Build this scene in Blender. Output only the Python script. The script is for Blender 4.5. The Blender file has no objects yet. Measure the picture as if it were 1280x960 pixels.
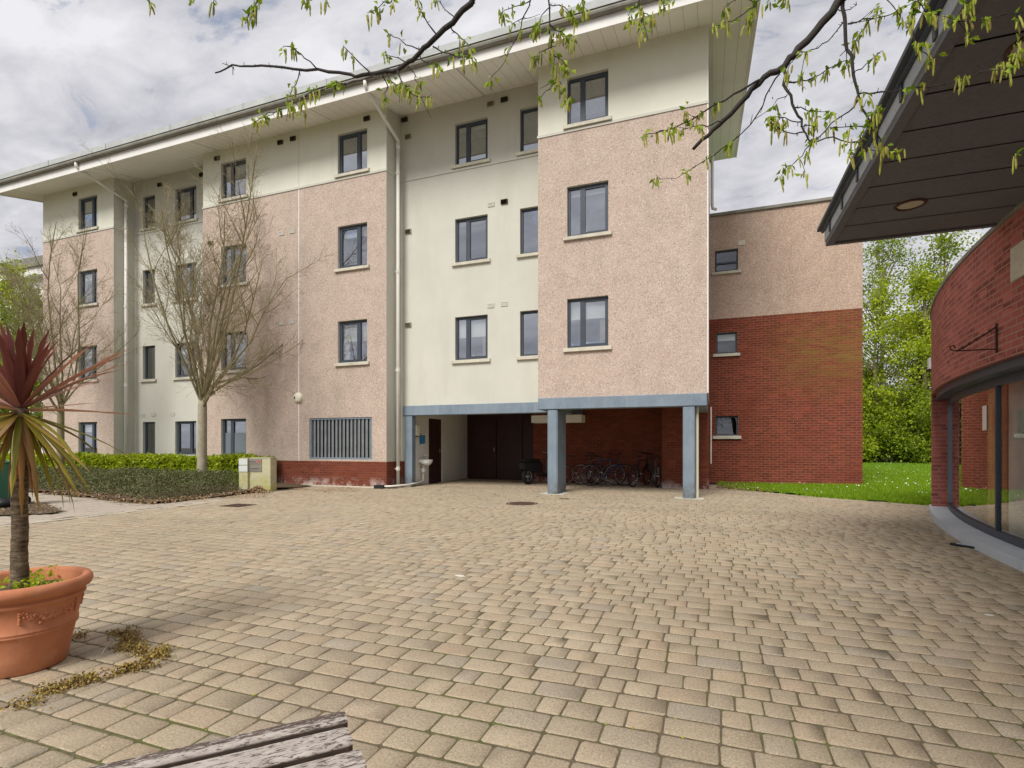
import bpy, math, random
import numpy as np
from math import sin, cos, pi, radians, sqrt, atan2
from mathutils import Vector, Matrix, noise

random.seed(7)
RNG = np.random.default_rng(11)
SC = bpy.context.scene
COL = SC.collection

# ---------------------------------------------------------------- camera
cam = bpy.data.cameras.new('camera')
camo = bpy.data.objects.new('camera', cam)
COL.objects.link(camo)
SC.camera = camo
camo.location = (0, 0, 1.25)
camo.rotation_euler = (radians(90), 0, radians(20.5))
cam.sensor_width = 36
cam.lens = 669 / 1280 * 36
cam.shift_y = 76 / 1280
cam.clip_start = 0.05
cam.clip_end = 2000

# ---------------------------------------------------------------- world
SUN_EL, SUN_AZ = radians(46), radians(188)      # azimuth measured clockwise from +Y
W = bpy.data.worlds.new('World')
SC.world = W
W.use_nodes = True
nt = W.node_tree
nt.nodes.clear()
def wn(t, **k):
    n = nt.nodes.new(t)
    for a, b in k.items():
        setattr(n, a, b)
    return n
out = wn('ShaderNodeOutputWorld')
bg = wn('ShaderNodeBackground')
bg.inputs['Strength'].default_value = 0.063
sky = wn('ShaderNodeTexSky', sky_type='NISHITA', sun_disc=False)
sky.sun_elevation = SUN_EL
sky.sun_rotation = SUN_AZ
tc = wn('ShaderNodeTexCoord')
sep = wn('ShaderNodeSeparateXYZ')
nt.links.new(tc.outputs['Generated'], sep.inputs[0])
mz = wn('ShaderNodeMath', operation='MAXIMUM')
mz.inputs[1].default_value = 0.0
nt.links.new(sep.outputs['Z'], mz.inputs[0])
az = wn('ShaderNodeMath', operation='ADD')
az.inputs[1].default_value = 0.22
nt.links.new(mz.outputs[0], az.inputs[0])
dv = wn('ShaderNodeVectorMath', operation='DIVIDE')
cmb = wn('ShaderNodeCombineXYZ')
for i in range(3):
    nt.links.new(az.outputs[0], cmb.inputs[i])
nt.links.new(tc.outputs['Generated'], dv.inputs[0])
nt.links.new(cmb.outputs[0], dv.inputs[1])
def wnoise(scale, detail, rough, dist, loc=(0, 0, 0), sc=(1, 1, 1)):
    mp = wn('ShaderNodeMapping')
    mp.inputs['Location'].default_value = loc
    mp.inputs['Scale'].default_value = sc
    mp.inputs['Rotation'].default_value = (0, 0, radians(35))
    nt.links.new(dv.outputs[0], mp.inputs[0])
    n = wn('ShaderNodeTexNoise')
    n.inputs['Scale'].default_value = scale
    n.inputs['Detail'].default_value = detail
    n.inputs['Roughness'].default_value = rough
    n.inputs['Distortion'].default_value = dist
    nt.links.new(mp.outputs[0], n.inputs['Vector'])
    return n
n1 = wnoise(1.9, 9, 0.55, 0.35, (3.1, 0.4, 0), (1, 1.5, 0.6))
n2 = wnoise(5.5, 8, 0.6, 0.5, (7, 2, 0), (1, 1.6, 0.6))
mixn = wn('ShaderNodeMix', data_type='FLOAT')
mixn.inputs[0].default_value = 0.38
nt.links.new(n1.outputs[0], mixn.inputs[2])
nt.links.new(n2.outputs[0], mixn.inputs[3])
cr = wn('ShaderNodeValToRGB')
el = cr.color_ramp.elements
el[0].position, el[0].color = 0.36, (0.45, 0.46, 0.51, 1)
el[1].position, el[1].color = 0.62, (0.90, 0.90, 0.93, 1)
e = cr.color_ramp.elements.new(0.45)
e.color = (0.61, 0.61, 0.66, 1)
e = cr.color_ramp.elements.new(0.53)
e.color = (0.75, 0.75, 0.79, 1)
nt.links.new(mixn.outputs[0], cr.inputs[0])
cs = wn('ShaderNodeVectorMath', operation='SCALE')
cs.inputs['Scale'].default_value = 6.4
nt.links.new(cr.outputs[0], cs.inputs[0])
# thin spots let some blue through
cv = wn('ShaderNodeMapRange')
cv.inputs['From Min'].default_value = 0.30
cv.inputs['From Max'].default_value = 0.40
cv.inputs['To Min'].default_value = 0.45
cv.inputs['To Max'].default_value = 1.0
nt.links.new(n2.outputs[0], cv.inputs['Value'])
mixs = wn('ShaderNodeMix', data_type='RGBA')
mixs.clamp_result = False
nt.links.new(cv.outputs[0], mixs.inputs[0])
nt.links.new(sky.outputs[0], mixs.inputs[6])
nt.links.new(cs.outputs[0], mixs.inputs[7])
nt.links.new(mixs.outputs[2], bg.inputs['Color'])
nt.links.new(bg.outputs[0], out.inputs[0])

# ---------------------------------------------------------------- sun
sl = bpy.data.lights.new('sun', 'SUN')
sl.energy = 1.5
sl.angle = radians(26)
sl.color = (1.0, 0.96, 0.9)
so = bpy.data.objects.new('sun', sl)
COL.objects.link(so)
sd = Vector((sin(SUN_AZ) * cos(SUN_EL), cos(SUN_AZ) * cos(SUN_EL), sin(SUN_EL)))
so.rotation_euler = sd.to_track_quat('Z', 'Y').to_euler()
so.location = (0, 0, 20)

SC.view_settings.view_transform = 'Standard'
SC.view_settings.look = 'None'
SC.view_settings.exposure = 1.25
SC.view_settings.gamma = 1
SC.render.engine = 'CYCLES'
SC.cycles.max_bounces = 8
SC.cycles.transparent_max_bounces = 16
SC.cycles.diffuse_bounces = 4
SC.cycles.glossy_bounces = 3

# ================================================================ materials
def M(name, base, rough=0.8, metal=0.0, spec=0.3):
    m = bpy.data.materials.new(name)
    m.use_nodes = True
    b = m.node_tree.nodes['Principled BSDF']
    b.inputs['Base Color'].default_value = (*base, 1)
    b.inputs['Roughness'].default_value = rough
    b.inputs['Metallic'].default_value = metal
    b.inputs['Specular IOR Level'].default_value = spec
    return m

class NG:
    """small helper to chain nodes in a material"""
    def __init__(s, m):
        s.t = m.node_tree
        s.b = s.t.nodes['Principled BSDF']
        s.tc = s.t.nodes.new('ShaderNodeTexCoord')
        s.out = s.t.nodes['Material Output']
    def n(s, t, **k):
        n = s.t.nodes.new(t)
        for a, b in k.items():
            setattr(n, a, b)
        return n
    def l(s, a, b):
        s.t.links.new(a, b)
    def coord(s, uv=False, scale=(1, 1, 1), loc=(0, 0, 0)):
        mp = s.n('ShaderNodeMapping')
        mp.inputs['Scale'].default_value = scale
        mp.inputs['Location'].default_value = loc
        s.l(s.tc.outputs['UV' if uv else 'Object'], mp.inputs[0])
        return mp.outputs[0]
    def noise(s, scale, detail=4, rough=0.55, vec=None, dist=0):
        n = s.n('ShaderNodeTexNoise')
        n.inputs['Scale'].default_value = scale
        n.inputs['Detail'].default_value = detail
        n.inputs['Roughness'].default_value = rough
        n.inputs['Distortion'].default_value = dist
        s.l(vec if vec is not None else s.tc.outputs['Object'], n.inputs['Vector'])
        return n.outputs[0]
    def ramp(s, fac, stops):
        r = s.n('ShaderNodeValToRGB')
        els = r.color_ramp.elements
        while len(els) < len(stops):
            els.new(0.5)
        for e, (p, c) in zip(els, stops):
            e.position = p
            e.color = (*c, 1) if len(c) == 3 else c
        s.l(fac, r.inputs[0])
        return r.outputs[0]
    def mr(s, v, a, b, c=0.0, d=1.0):
        r = s.n('ShaderNodeMapRange')
        for i, x in zip(('From Min', 'From Max', 'To Min', 'To Max'), (a, b, c, d)):
            r.inputs[i].default_value = x
        s.l(v, r.inputs['Value'])
        return r.outputs[0]
    def mix(s, fac, a, b, mode='MIX'):
        r = s.n('ShaderNodeMix', data_type='RGBA', blend_type=mode)
        for sock, v in ((r.inputs[0], fac), (r.inputs[6], a), (r.inputs[7], b)):
            if isinstance(v, (int, float)):
                sock.default_value = v
            elif isinstance(v, tuple):
                sock.default_value = (*v, 1)
            else:
                s.l(v, sock)
        return r.outputs[2]
    def math(s, op, a, b=0.0):
        r = s.n('ShaderNodeMath', operation=op)
        for sock, v in ((r.inputs[0], a), (r.inputs[1], b)):
            if isinstance(v, (int, float)):
                sock.default_value = v
            else:
                s.l(v, sock)
        return r.outputs[0]
    def bump(s, h, strength=0.3, dist=0.01):
        b = s.n('ShaderNodeBump')
        b.inputs['Strength'].default_value = strength
        b.inputs['Distance'].default_value = dist
        s.l(h, b.inputs['Height'])
        s.l(b.outputs[0], s.b.inputs['Normal'])
    def col(s, c):
        s.l(c, s.b.inputs['Base Color'])
    def rgh(s, c):
        s.l(c, s.b.inputs['Roughness'])

def mottled(name, base, amt=0.25, scale=3.0, rough=0.8, fine=60, bump=0.15, spec=0.3, metal=0.0):
    """plain colour with soft dirt mottling and fine grain"""
    m = M(name, base, rough, metal, spec)
    g = NG(m)
    d = tuple(c * (1 - amt) for c in base)
    l = tuple(min(1, c * (1 + amt * 0.6)) for c in base)
    c = g.ramp(g.noise(scale, 6, 0.62), [(0.3, d), (0.7, l)])
    f = g.noise(fine, 3)
    c = g.mix(0.35, c, g.ramp(f, [(0.3, tuple(x * 0.7 for x in base)), (0.7, tuple(min(1, x * 1.2) for x in base))]))
    g.col(c)
    g.bump(f, bump, 0.004)
    return m

def pebbledash(name, a, b, dark):
    m = M(name, a, 0.92, spec=0.15)
    g = NG(m)
    base = g.ramp(g.noise(2.2, 6, 0.6), [(0.32, tuple(x * 0.9 for x in a)), (0.68, b)])
    v = g.n('ShaderNodeTexVoronoi')
    v.inputs['Scale'].default_value = 58
    g.l(g.tc.outputs['Object'], v.inputs['Vector'])
    sp = g.n('ShaderNodeSeparateColor')
    g.l(v.outputs['Color'], sp.inputs[0])
    c = g.mix(g.mr(sp.outputs[0], 0.86, 0.90, 0, 0.6), base, dark)
    c = g.mix(g.mr(sp.outputs[1], 0.84, 0.88, 0, 0.7), c, (0.70, 0.60, 0.52))
    c = g.mix(g.mr(sp.outputs[2], 0.84, 0.88, 0, 0.6), c, (0.50, 0.33, 0.26))
    mid = g.noise(27, 5, 0.75)
    c = g.mix(g.mr(mid, 0.53, 0.70, 0, 0.40), c, tuple(x * 0.62 for x in a))
    c = g.mix(g.mr(mid, 0.32, 0.46, 0.30, 0), c, (0.66, 0.56, 0.48))
    st = g.noise(1.0, 5, 0.6, g.coord(scale=(2.2, 2.2, 0.25)))
    c = g.mix(g.mr(st, 0.5, 0.75, 0, 0.28), c, tuple(x * 0.66 for x in a))
    g.col(c)
    g.bump(v.outputs['Distance'], 0.35, 0.008)
    return m
m_pink = pebbledash('pink_pebbledash', (0.50, 0.40, 0.33), (0.55, 0.445, 0.37), (0.20, 0.15, 0.13))
m_beige = pebbledash('beige_pebbledash', (0.47, 0.34, 0.26), (0.53, 0.39, 0.30), (0.20, 0.15, 0.11))

def render_mat(name, base, stain):
    m = M(name, base, 0.9, spec=0.15)
    g = NG(m)
    c = g.ramp(g.noise(0.9, 7, 0.62), [(0.3, tuple(x * 0.88 for x in base)), (0.7, base)])
    st = g.noise(1.0, 6, 0.66, g.coord(scale=(1.6, 1.6, 0.28)))
    c = g.mix(g.mr(st, 0.52, 0.8, 0, 0.4), c, stain)
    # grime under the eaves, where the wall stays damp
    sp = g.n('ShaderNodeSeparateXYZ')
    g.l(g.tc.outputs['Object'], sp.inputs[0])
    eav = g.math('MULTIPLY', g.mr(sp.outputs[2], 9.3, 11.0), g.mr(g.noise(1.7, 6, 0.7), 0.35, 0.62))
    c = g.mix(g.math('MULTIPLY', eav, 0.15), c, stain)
    sp2 = g.mr(g.noise(5.5, 5, 0.75), 0.62, 0.76, 0, 0.45)
    c = g.mix(sp2, c, stain)
    c = g.mix(0.25, c, g.ramp(g.noise(70, 2), [(0.3, tuple(x * 0.8 for x in base)), (0.7, base)]))
    g.col(c)
    g.bump(g.noise(90, 3), 0.25, 0.004)
    return m
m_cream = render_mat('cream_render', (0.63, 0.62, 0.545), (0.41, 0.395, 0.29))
m_creamtop_lift = render_mat('upper_cream_render_lifted', (0.76, 0.755, 0.64), (0.48, 0.47, 0.34))  # greener upper coat, also lightened to offset the shade under the eaves
m_white = render_mat('white_render', (0.82, 0.80, 0.75), (0.5, 0.47, 0.38))

def brick_mat(name, c1, c2, mortar, uvscale=1.0, algae=None, white=False, dark=None):
    m = M(name, c1, 0.88, spec=0.2)
    g = NG(m)
    vec = g.coord(uv=True)
    b = g.n('ShaderNodeTexBrick')
    b.inputs['Scale'].default_value = 1
    b.inputs['Brick Width'].default_value = 0.225
    b.inputs['Row Height'].default_value = 0.075
    b.inputs['Mortar Size'].default_value = 0.0095
    b.inputs['Mortar Smooth'].default_value = 0.2
    b.inputs['Bias'].default_value = 0.0
    b.inputs['Color1'].default_value = (*c1, 1)
    b.inputs['Color2'].default_value = (*c2, 1)
    b.inputs['Mortar'].default_value = (*mortar, 1)
    g.l(vec, b.inputs['Vector'])
    c = b.outputs['Color']
    # single odd bricks: voronoi cells stretched to brick size
    v = g.n('ShaderNodeTexVoronoi')
    v.inputs['Scale'].default_value = 1
    v.inputs['Randomness'].default_value = 0.2
    g.l(g.coord(uv=True, scale=(4.44, 13.33, 1)), v.inputs['Vector'])
    sp = g.n('ShaderNodeSeparateColor')
    g.l(v.outputs['Color'], sp.inputs[0])
    odd = dark or tuple(x * 0.45 for x in c1)
    notm = g.math('SUBTRACT', 1.0, b.outputs['Fac'])
    c = g.mix(g.math('MULTIPLY', g.mr(sp.outputs[0], 0.72, 0.9, 0, 0.75), notm), c, odd)
    c = g.mix(g.math('MULTIPLY', g.mr(sp.outputs[1], 0.82, 0.95, 0, 0.5), notm), c, tuple(min(1, x * 1.6) for x in c1))
    big = g.noise(0.8, 6, 0.65)
    c = g.mix(g.mr(big, 0.45, 0.7, 0, 0.5), c, tuple(x * 0.55 for x in c1))
    c = g.mix(0.3, c, g.ramp(g.noise(40, 3), [(0.3, tuple(x * 0.5 for x in c1)), (0.75, tuple(min(1, x * 1.3) for x in c2))]))
    if algae:
        sx = g.n('ShaderNodeSeparateXYZ')
        g.l(g.tc.outputs['Object'], sx.inputs[0])
        (x0, x1, z0, z1) = algae
        a = g.math('MULTIPLY', g.mr(sx.outputs[0], x0, x1), g.mr(sx.outputs[2], z0, z1))
        top = g.mr(sx.outputs[2], 4.3, 5.35, 1.0, 0.35)
        a = g.math('MULTIPLY', a, top)
        a = g.math('MULTIPLY', a, g.mr(g.noise(1.0, 8, 0.75, g.coord(scale=(1.3, 1.3, 5.5))), 0.38, 0.62))
        c = g.mix(g.math('MULTIPLY', a, 0.8), c, (0.20, 0.135, 0.03))
    if white:
        sx = g.n('ShaderNodeSeparateXYZ')
        g.l(g.tc.outputs['Object'], sx.inputs[0])
        a = g.math('MULTIPLY', g.mr(sx.outputs[2], 0.02, 0.32, 1, 0), g.mr(g.noise(3, 5, 0.7), 0.45, 0.62))
        c = g.mix(a, c, (0.55, 0.48, 0.44))
    g.col(c)
    g.bump(notm, 0.5, 0.006)
    return m
m_brick = brick_mat('red_brick', (0.24, 0.06, 0.03), (0.16, 0.042, 0.025), (0.20, 0.10, 0.07), white=True)
m_brickw = brick_mat('red_brick_algae', (0.255, 0.054, 0.028), (0.145, 0.036, 0.022), (0.30, 0.15, 0.10), algae=(-0.7, 0.9, 2.4, 3.8))
m_brickc = brick_mat('weathered_red_brick', (0.47, 0.14, 0.11), (0.30, 0.088, 0.072), (0.42, 0.26, 0.21), dark=(0.10, 0.04, 0.035))

m_soffit = M('soffit_boards', (0.74, 0.71, 0.62), 0.7)
g = NG(m_soffit)
sx = g.n('ShaderNodeSeparateXYZ'); g.l(g.tc.outputs['Object'], sx.inputs[0])
fr = g.math('FRACT', g.math('MULTIPLY', sx.outputs[0], 1 / 0.30))
ln = g.mr(g.math('ABSOLUTE', g.math('SUBTRACT', fr, 0.5)), 0.47, 0.49)
c = g.ramp(g.noise(0.8, 6, 0.65), [(0.3, (0.84, 0.82, 0.75)), (0.7, (0.91, 0.90, 0.85))])
c = g.mix(g.mr(g.noise(9, 5, 0.8), 0.6, 0.75, 0, 0.4), c, (0.42, 0.38, 0.27))
g.col(g.mix(g.math('MULTIPLY', ln, 0.5), c, (0.25, 0.23, 0.18)))
g.bump(g.math('SUBTRACT', 1.0, ln), 0.4, 0.01)

m_fascia = mottled('fascia_paint', (0.80, 0.79, 0.75), 0.12, 1.5)
m_gutter = mottled('gutter_grime', (0.25, 0.24, 0.20), 0.45, 2.5)
m_roof = mottled('lead_roof_edge', (0.48, 0.50, 0.49), 0.25, 1.6)
m_pipe = mottled('cream_pipe', (0.78, 0.76, 0.70), 0.12, 2)
m_frame = mottled('slate_grey_frame', (0.060, 0.072, 0.092), 0.15, 5, rough=0.45, bump=0.03)
m_sill = mottled('concrete_sill', (0.60, 0.565, 0.46), 0.28, 5)
m_steel = mottled('blue_grey_paint', (0.195, 0.245, 0.30), 0.22, 2.2, rough=0.6)
g = NG(m_steel)
sx = g.n('ShaderNodeSeparateXYZ'); g.l(g.tc.outputs['Object'], sx.inputs[0])
c = g.ramp(g.noise(2.2, 6, 0.62), [(0.3, (0.165, 0.21, 0.26)), (0.7, (0.225, 0.28, 0.335))])
st_ = g.noise(1.0, 6, 0.7, g.coord(scale=(9, 9, 1.2)))
c = g.mix(g.mr(st_, 0.52, 0.72, 0, 0.45), c, (0.33, 0.37, 0.40))
c = g.mix(g.math('MULTIPLY', g.mr(sx.outputs[2], 0.0, 0.45, 1, 0), g.mr(g.noise(7, 5, 0.7), 0.3, 0.6)), c, (0.10, 0.095, 0.08))
c = g.mix(g.mr(g.noise(16, 6, 0.8), 0.66, 0.72, 0, 0.8), c, (0.16, 0.09, 0.05))
g.col(c)
m_blind = mottled('roller_blind', (0.78, 0.77, 0.73), 0.06, 2)
m_dark = M('dark_interior', (0.035, 0.032, 0.03), 0.9)
m_darkceil = mottled('dim_ceiling', (0.62, 0.60, 0.56), 0.2, 2)
m_door = mottled('dark_maroon_paint', (0.055, 0.022, 0.02), 0.3, 3, rough=0.5)
m_vent = mottled('vent_plastic', (0.40, 0.37, 0.27), 0.3, 8)
m_ventd = mottled('dark_vent', (0.10, 0.085, 0.05), 0.3, 8)
m_louvre = mottled('grey_louvre', (0.25, 0.27, 0.28), 0.3, 4, rough=0.5, metal=0.3)
m_cer = M('white_ceramic', (0.78, 0.79, 0.77), 0.2, spec=0.5)
m_creamp = M('cream_plastic', (0.74, 0.72, 0.56), 0.45)
m_bluep = M('blue_plastic', (0.03, 0.20, 0.38), 0.35)
m_blackp = M('black_plastic', (0.02, 0.02, 0.022), 0.5)
m_rubber = M('rubber', (0.018, 0.018, 0.018), 0.8)
m_metal = M('steel', (0.5, 0.5, 0.5), 0.35, 1.0)
m_iron = mottled('rusty_iron', (0.10, 0.055, 0.04), 0.4, 12, metal=0.2)
m_mblue = M('bike_blue', (0.03, 0.045, 0.13), 0.35)
m_mred = M('bike_maroon', (0.12, 0.02, 0.025), 0.35)
m_mgrey = M('bike_grey', (0.12, 0.12, 0.13), 0.35)

def glass_mat(name, refl=0.42, tint=(0.93, 0.95, 1.0), transp=(0.72, 0.76, 0.76)):
    m = bpy.data.materials.new(name)
    m.use_nodes = True
    t = m.node_tree
    t.nodes.clear()
    o = t.nodes.new('ShaderNodeOutputMaterial')
    mx = t.nodes.new('ShaderNodeMixShader')
    tr = t.nodes.new('ShaderNodeBsdfTransparent')
    gl = t.nodes.new('ShaderNodeBsdfGlossy')
    gl.inputs['Roughness'].default_value = 0.015
    gl.inputs['Color'].default_value = (*tint, 1)
    tr.inputs['Color'].default_value = (*transp, 1)
    lw = t.nodes.new('ShaderNodeLayerWeight')
    lw.inputs['Blend'].default_value = 0.5
    fr = t.nodes.new('ShaderNodeMath')
    fr.operation = 'POWER'
    fr.inputs[1].default_value = 4.5
    t.links.new(lw.outputs['Facing'], fr.inputs[0])
    ad = t.nodes.new('ShaderNodeMath')
    ad.operation = 'ADD'
    ad.use_clamp = True
    ad.inputs[1].default_value = refl
    nz = t.nodes.new('ShaderNodeTexNoise')
    nz.inputs['Scale'].default_value = 1.3
    tcn = t.nodes.new('ShaderNodeTexCoord')
    bp = t.nodes.new('ShaderNodeBump')
    bp.inputs['Strength'].default_value = 0.012
    bp.inputs['Distance'].default_value = 0.05
    t.links.new(tcn.outputs['Object'], nz.inputs['Vector'])
    t.links.new(nz.outputs[0], bp.inputs['Height'])
    t.links.new(bp.outputs[0], gl.inputs['Normal'])
    t.links.new(fr.outputs[0], ad.inputs[0])
    t.links.new(ad.outputs[0], mx.inputs[0])
    t.links.new(tr.outputs[0], mx.inputs[1])
    t.links.new(gl.outputs[0], mx.inputs[2])
    t.links.new(mx.outputs[0], o.inputs[0])
    return m
m_glassd = glass_mat('dull_window_glass', 0.14)
m_glass = glass_mat('window_glass', 0.42, (0.90, 0.94, 1.0))
m_glassc = glass_mat('shopfront_glass', 0.13, (1, 1, 1), (0.85, 0.88, 0.86))

def leaf_mat(name, cols, trans=0.3, rough=0.5, spec=0.3):
    m = M(name, cols[0], rough, spec=spec)
    g = NG(m)
    ge = g.n('ShaderNodeNewGeometry')
    k = len(cols)
    c = g.ramp(ge.outputs['Random Per Island'], [(i / (k - 1), cols[i]) for i in range(k)])
    g.col(c)
    if trans:
        tl = g.n('ShaderNodeBsdfTranslucent')
        g.l(g.mix(1.0, c, (1.0, 1.0, 0.6), 'MULTIPLY'), tl.inputs['Color'])
        ms = g.n('ShaderNodeMixShader')
        ms.inputs[0].default_value = trans
        g.l(g.b.outputs[0], ms.inputs[1])
        g.l(tl.outputs[0], ms.inputs[2])
        g.l(ms.outputs[0], g.out.inputs[0])
    return m
m_laurel = leaf_mat('laurel_leaves', [(0.14, 0.21, 0.012), (0.30, 0.40, 0.02), (0.46, 0.55, 0.03), (0.60, 0.64, 0.06)], 0.4, 0.35)
m_cover = leaf_mat('groundcover_leaves', [(0.07, 0.085, 0.03), (0.11, 0.13, 0.04), (0.17, 0.19, 0.08), (0.13, 0.11, 0.05)], 0.1, 0.6)
m_spring = leaf_mat('spring_leaves', [(0.20, 0.28, 0.012), (0.36, 0.46, 0.02), (0.48, 0.56, 0.03), (0.56, 0.60, 0.06)], 0.45)
m_mid = leaf_mat('mid_green_leaves', [(0.14, 0.21, 0.015), (0.26, 0.36, 0.02), (0.40, 0.48, 0.03)], 0.45)
m_darkleaf = leaf_mat('dark_ivy_leaves', [(0.025, 0.05, 0.012), (0.05, 0.085, 0.018), (0.08, 0.12, 0.025)], 0.15)
m_catkin = leaf_mat('catkins', [(0.26, 0.30, 0.05), (0.44, 0.47, 0.08), (0.58, 0.58, 0.13), (0.34, 0.26, 0.07)], 0.35)
m_youngleaf = leaf_mat('young_leaves', [(0.14, 0.25, 0.02), (0.28, 0.42, 0.03), (0.42, 0.55, 0.05)], 0.45)
m_grass = leaf_mat('grass_blades', [(0.12, 0.22, 0.006), (0.18, 0.33, 0.008), (0.26, 0.42, 0.012), (0.34, 0.46, 0.03)], 0.3, 0.6)
m_daisy = M('daisy_white', (0.85, 0.85, 0.82), 0.7)
m_litter = leaf_mat('dead_leaves', [(0.16, 0.09, 0.04), (0.30, 0.19, 0.09), (0.42, 0.32, 0.20), (0.22, 0.08, 0.04)], 0)
m_moss = leaf_mat('ochre_moss', [(0.22, 0.13, 0.04), (0.42, 0.27, 0.07), (0.52, 0.37, 0.12), (0.30, 0.27, 0.05), (0.12, 0.07, 0.035), (0.48, 0.36, 0.2)], 0, 0.9)
m_bark = mottled('mossy_bark', (0.25, 0.215, 0.115), 0.35, 6, fine=40, bump=0.5)
m_barkt = mottled('olive_twigs', (0.30, 0.25, 0.14), 0.35, 5)
m_barkd = mottled('dark_bark', (0.045, 0.038, 0.034), 0.35, 9, fine=120, bump=0.5)
m_barkp = mottled('pale_trunk_bark', (0.36, 0.32, 0.23), 0.35, 7, fine=40, bump=0.5)

# ================================================================ mesh helpers
OFF = {}
def _link(o, parent, label=None, cat=None, group=None, kind=None):
    COL.objects.link(o)
    if parent is not None:
        o.parent = parent
    for k, v in (('label', label), ('category', cat), ('group', group), ('kind', kind)):
        if v:
            o[k] = v
    return o
def thing(name, loc, label, cat, group=None, rz=0.0, local=False):
    o = bpy.data.objects.new(name, None)
    o.empty_display_size = 0.1
    o.location = loc
    o.rotation_euler = (0, 0, rz)
    _link(o, None, label, cat, group)
    OFF[o.name] = (0, 0, 0) if local else tuple(loc)
    return o
def box_uv(me):
    n = len(me.loops)
    if n == 0:
        return
    uv = me.uv_layers.new(name='UVMap')
    co = np.empty(len(me.vertices) * 3); me.vertices.foreach_get('co', co); co = co.reshape(-1, 3)
    vi = np.empty(n, dtype=np.int64); me.loops.foreach_get('vertex_index', vi)
    nr = np.empty(len(me.polygons) * 3); me.polygons.foreach_get('normal', nr); nr = np.abs(nr.reshape(-1, 3))
    lt = np.empty(len(me.polygons), dtype=np.int64); me.polygons.foreach_get('loop_total', lt)
    ln = np.repeat(nr, lt, axis=0)
    p = co[vi]
    ax = np.argmax(ln, axis=1)
    u = np.where(ax == 0, p[:, 1], p[:, 0])
    v = np.where(ax == 2, p[:, 1], p[:, 2])
    uv.data.foreach_set('uv', np.stack([u, v], 1).astype(np.float32).ravel())
class MB:
    def __init__(s):
        s.v = []; s.f = []; s.uv = None; s.mi = []
        s.xf = None
    def add(s, vs, fs, mi=0):
        b = len(s.v)
        if s.xf is not None:
            vs = [tuple(s.xf @ Vector(p)) for p in vs]
        s.v += [tuple(p) for p in vs]
        s.f += [tuple(i + b for i in f) for f in fs]
        s.mi += [mi] * len(fs)
        return s
    def quad(s, a, b, c, d, mi=0):
        return s.add([a, b, c, d], [(0, 1, 2, 3)], mi)
    def box(s, x0, x1, y0, y1, z0, z1, mi=0):
        return s.add([(x0, y0, z0), (x1, y0, z0), (x1, y1, z0), (x0, y1, z0), (x0, y0, z1), (x1, y0, z1), (x1, y1, z1), (x0, y1, z1)],
                     [(0, 3, 2, 1), (4, 5, 6, 7), (0, 1, 5, 4), (1, 2, 6, 5), (2, 3, 7, 6), (3, 0, 4, 7)], mi)
    def bbox(s, x0, x1, y0, y1, z0, z1, b=0.01, mi=0):
        """box with chamfered edges"""
        bm_ = []
        vs = []
        for sx in (0, 1):
            for sy in (0, 1):
                for sz in (0, 1):
                    X = (x0, x1)[sx]; Y = (y0, y1)[sy]; Z = (z0, z1)[sz]
                    dx = b if sx == 0 else -b; dy = b if sy == 0 else -b; dz = b if sz == 0 else -b
                    vs += [(X, Y + dy, Z + dz), (X + dx, Y, Z + dz), (X + dx, Y + dy, Z)]
        def id(sx, sy, sz, a):
            return (sx * 4 + sy * 2 + sz) * 3 + a
        fs = []
        for sx in (0, 1):
            q = [id(sx, 0, 0, 0), id(sx, 1, 0, 0), id(sx, 1, 1, 0), id(sx, 0, 1, 0)]
            fs.append(tuple(q if sx else q[::-1]))
        for sy in (0, 1):
            q = [id(0, sy, 0, 1), id(1, sy, 0, 1), id(1, sy, 1, 1), id(0, sy, 1, 1)]
            fs.append(tuple(q[::-1] if sy else q))
        for sz in (0, 1):
            q = [id(0, 0, sz, 2), id(1, 0, sz, 2), id(1, 1, sz, 2), id(0, 1, sz, 2)]
            fs.append(tuple(q if sz else q[::-1]))
        for a in (0, 1):
            for c in (0, 1):
                fs.append((id(a, c, 0, 0), id(a, c, 1, 0), id(a, c, 1, 1), id(a, c, 0, 1)))
                fs.append((id(a, 0, c, 0), id(a, 1, c, 0), id(a, 1, c, 2), id(a, 0, c, 2)))
                fs.append((id(0, a, c, 1), id(1, a, c, 1), id(1, a, c, 2), id(0, a, c, 2)))
        for sx in (0, 1):
            for sy in (0, 1):
                for sz in (0, 1):
                    fs.append((id(sx, sy, sz, 0), id(sx, sy, sz, 1), id(sx, sy, sz, 2)))
        return s.add(vs, fs, mi)
    def tube(s, pts, rad, n=8, cap=True, mi=0):
        pts = [Vector(p) for p in pts]
        if isinstance(rad, (int, float)):
            rad = [rad] * len(pts)
        vs = []; fs = []
        t0 = (pts[1] - pts[0]).normalized()
        up = Vector((0, 0, 1)) if abs(t0.z) < 0.9 else Vector((1, 0, 0))
        a = t0.cross(up).normalized()
        for i, p in enumerate(pts):
            if i == 0: t = t0
            elif i == len(pts) - 1: t = (pts[i] - pts[i - 1]).normalized()
            else: t = ((pts[i + 1] - pts[i]).normalized() + (pts[i] - pts[i - 1]).normalized())
            if t.length < 1e-6: t = t0
            t = t.normalized()
            a = (a - t * a.dot(t))
            a = a.normalized() if a.length > 1e-6 else t.orthogonal().normalized()
            b = t.cross(a)
            for k in range(n):
                th = 2 * pi * k / n
                vs.append(tuple(p + (a * cos(th) + b * sin(th)) * rad[i]))
        for i in range(len(pts) - 1):
            for k in range(n):
                k2 = (k + 1) % n
                fs.append((i * n + k, i * n + k2, (i + 1) * n + k2, (i + 1) * n + k))
        if cap:
            fs.append(tuple(range(n))[::-1])
            fs.append(tuple((len(pts) - 1) * n + k for k in range(n)))
        return s.add(vs, fs, mi)
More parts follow.
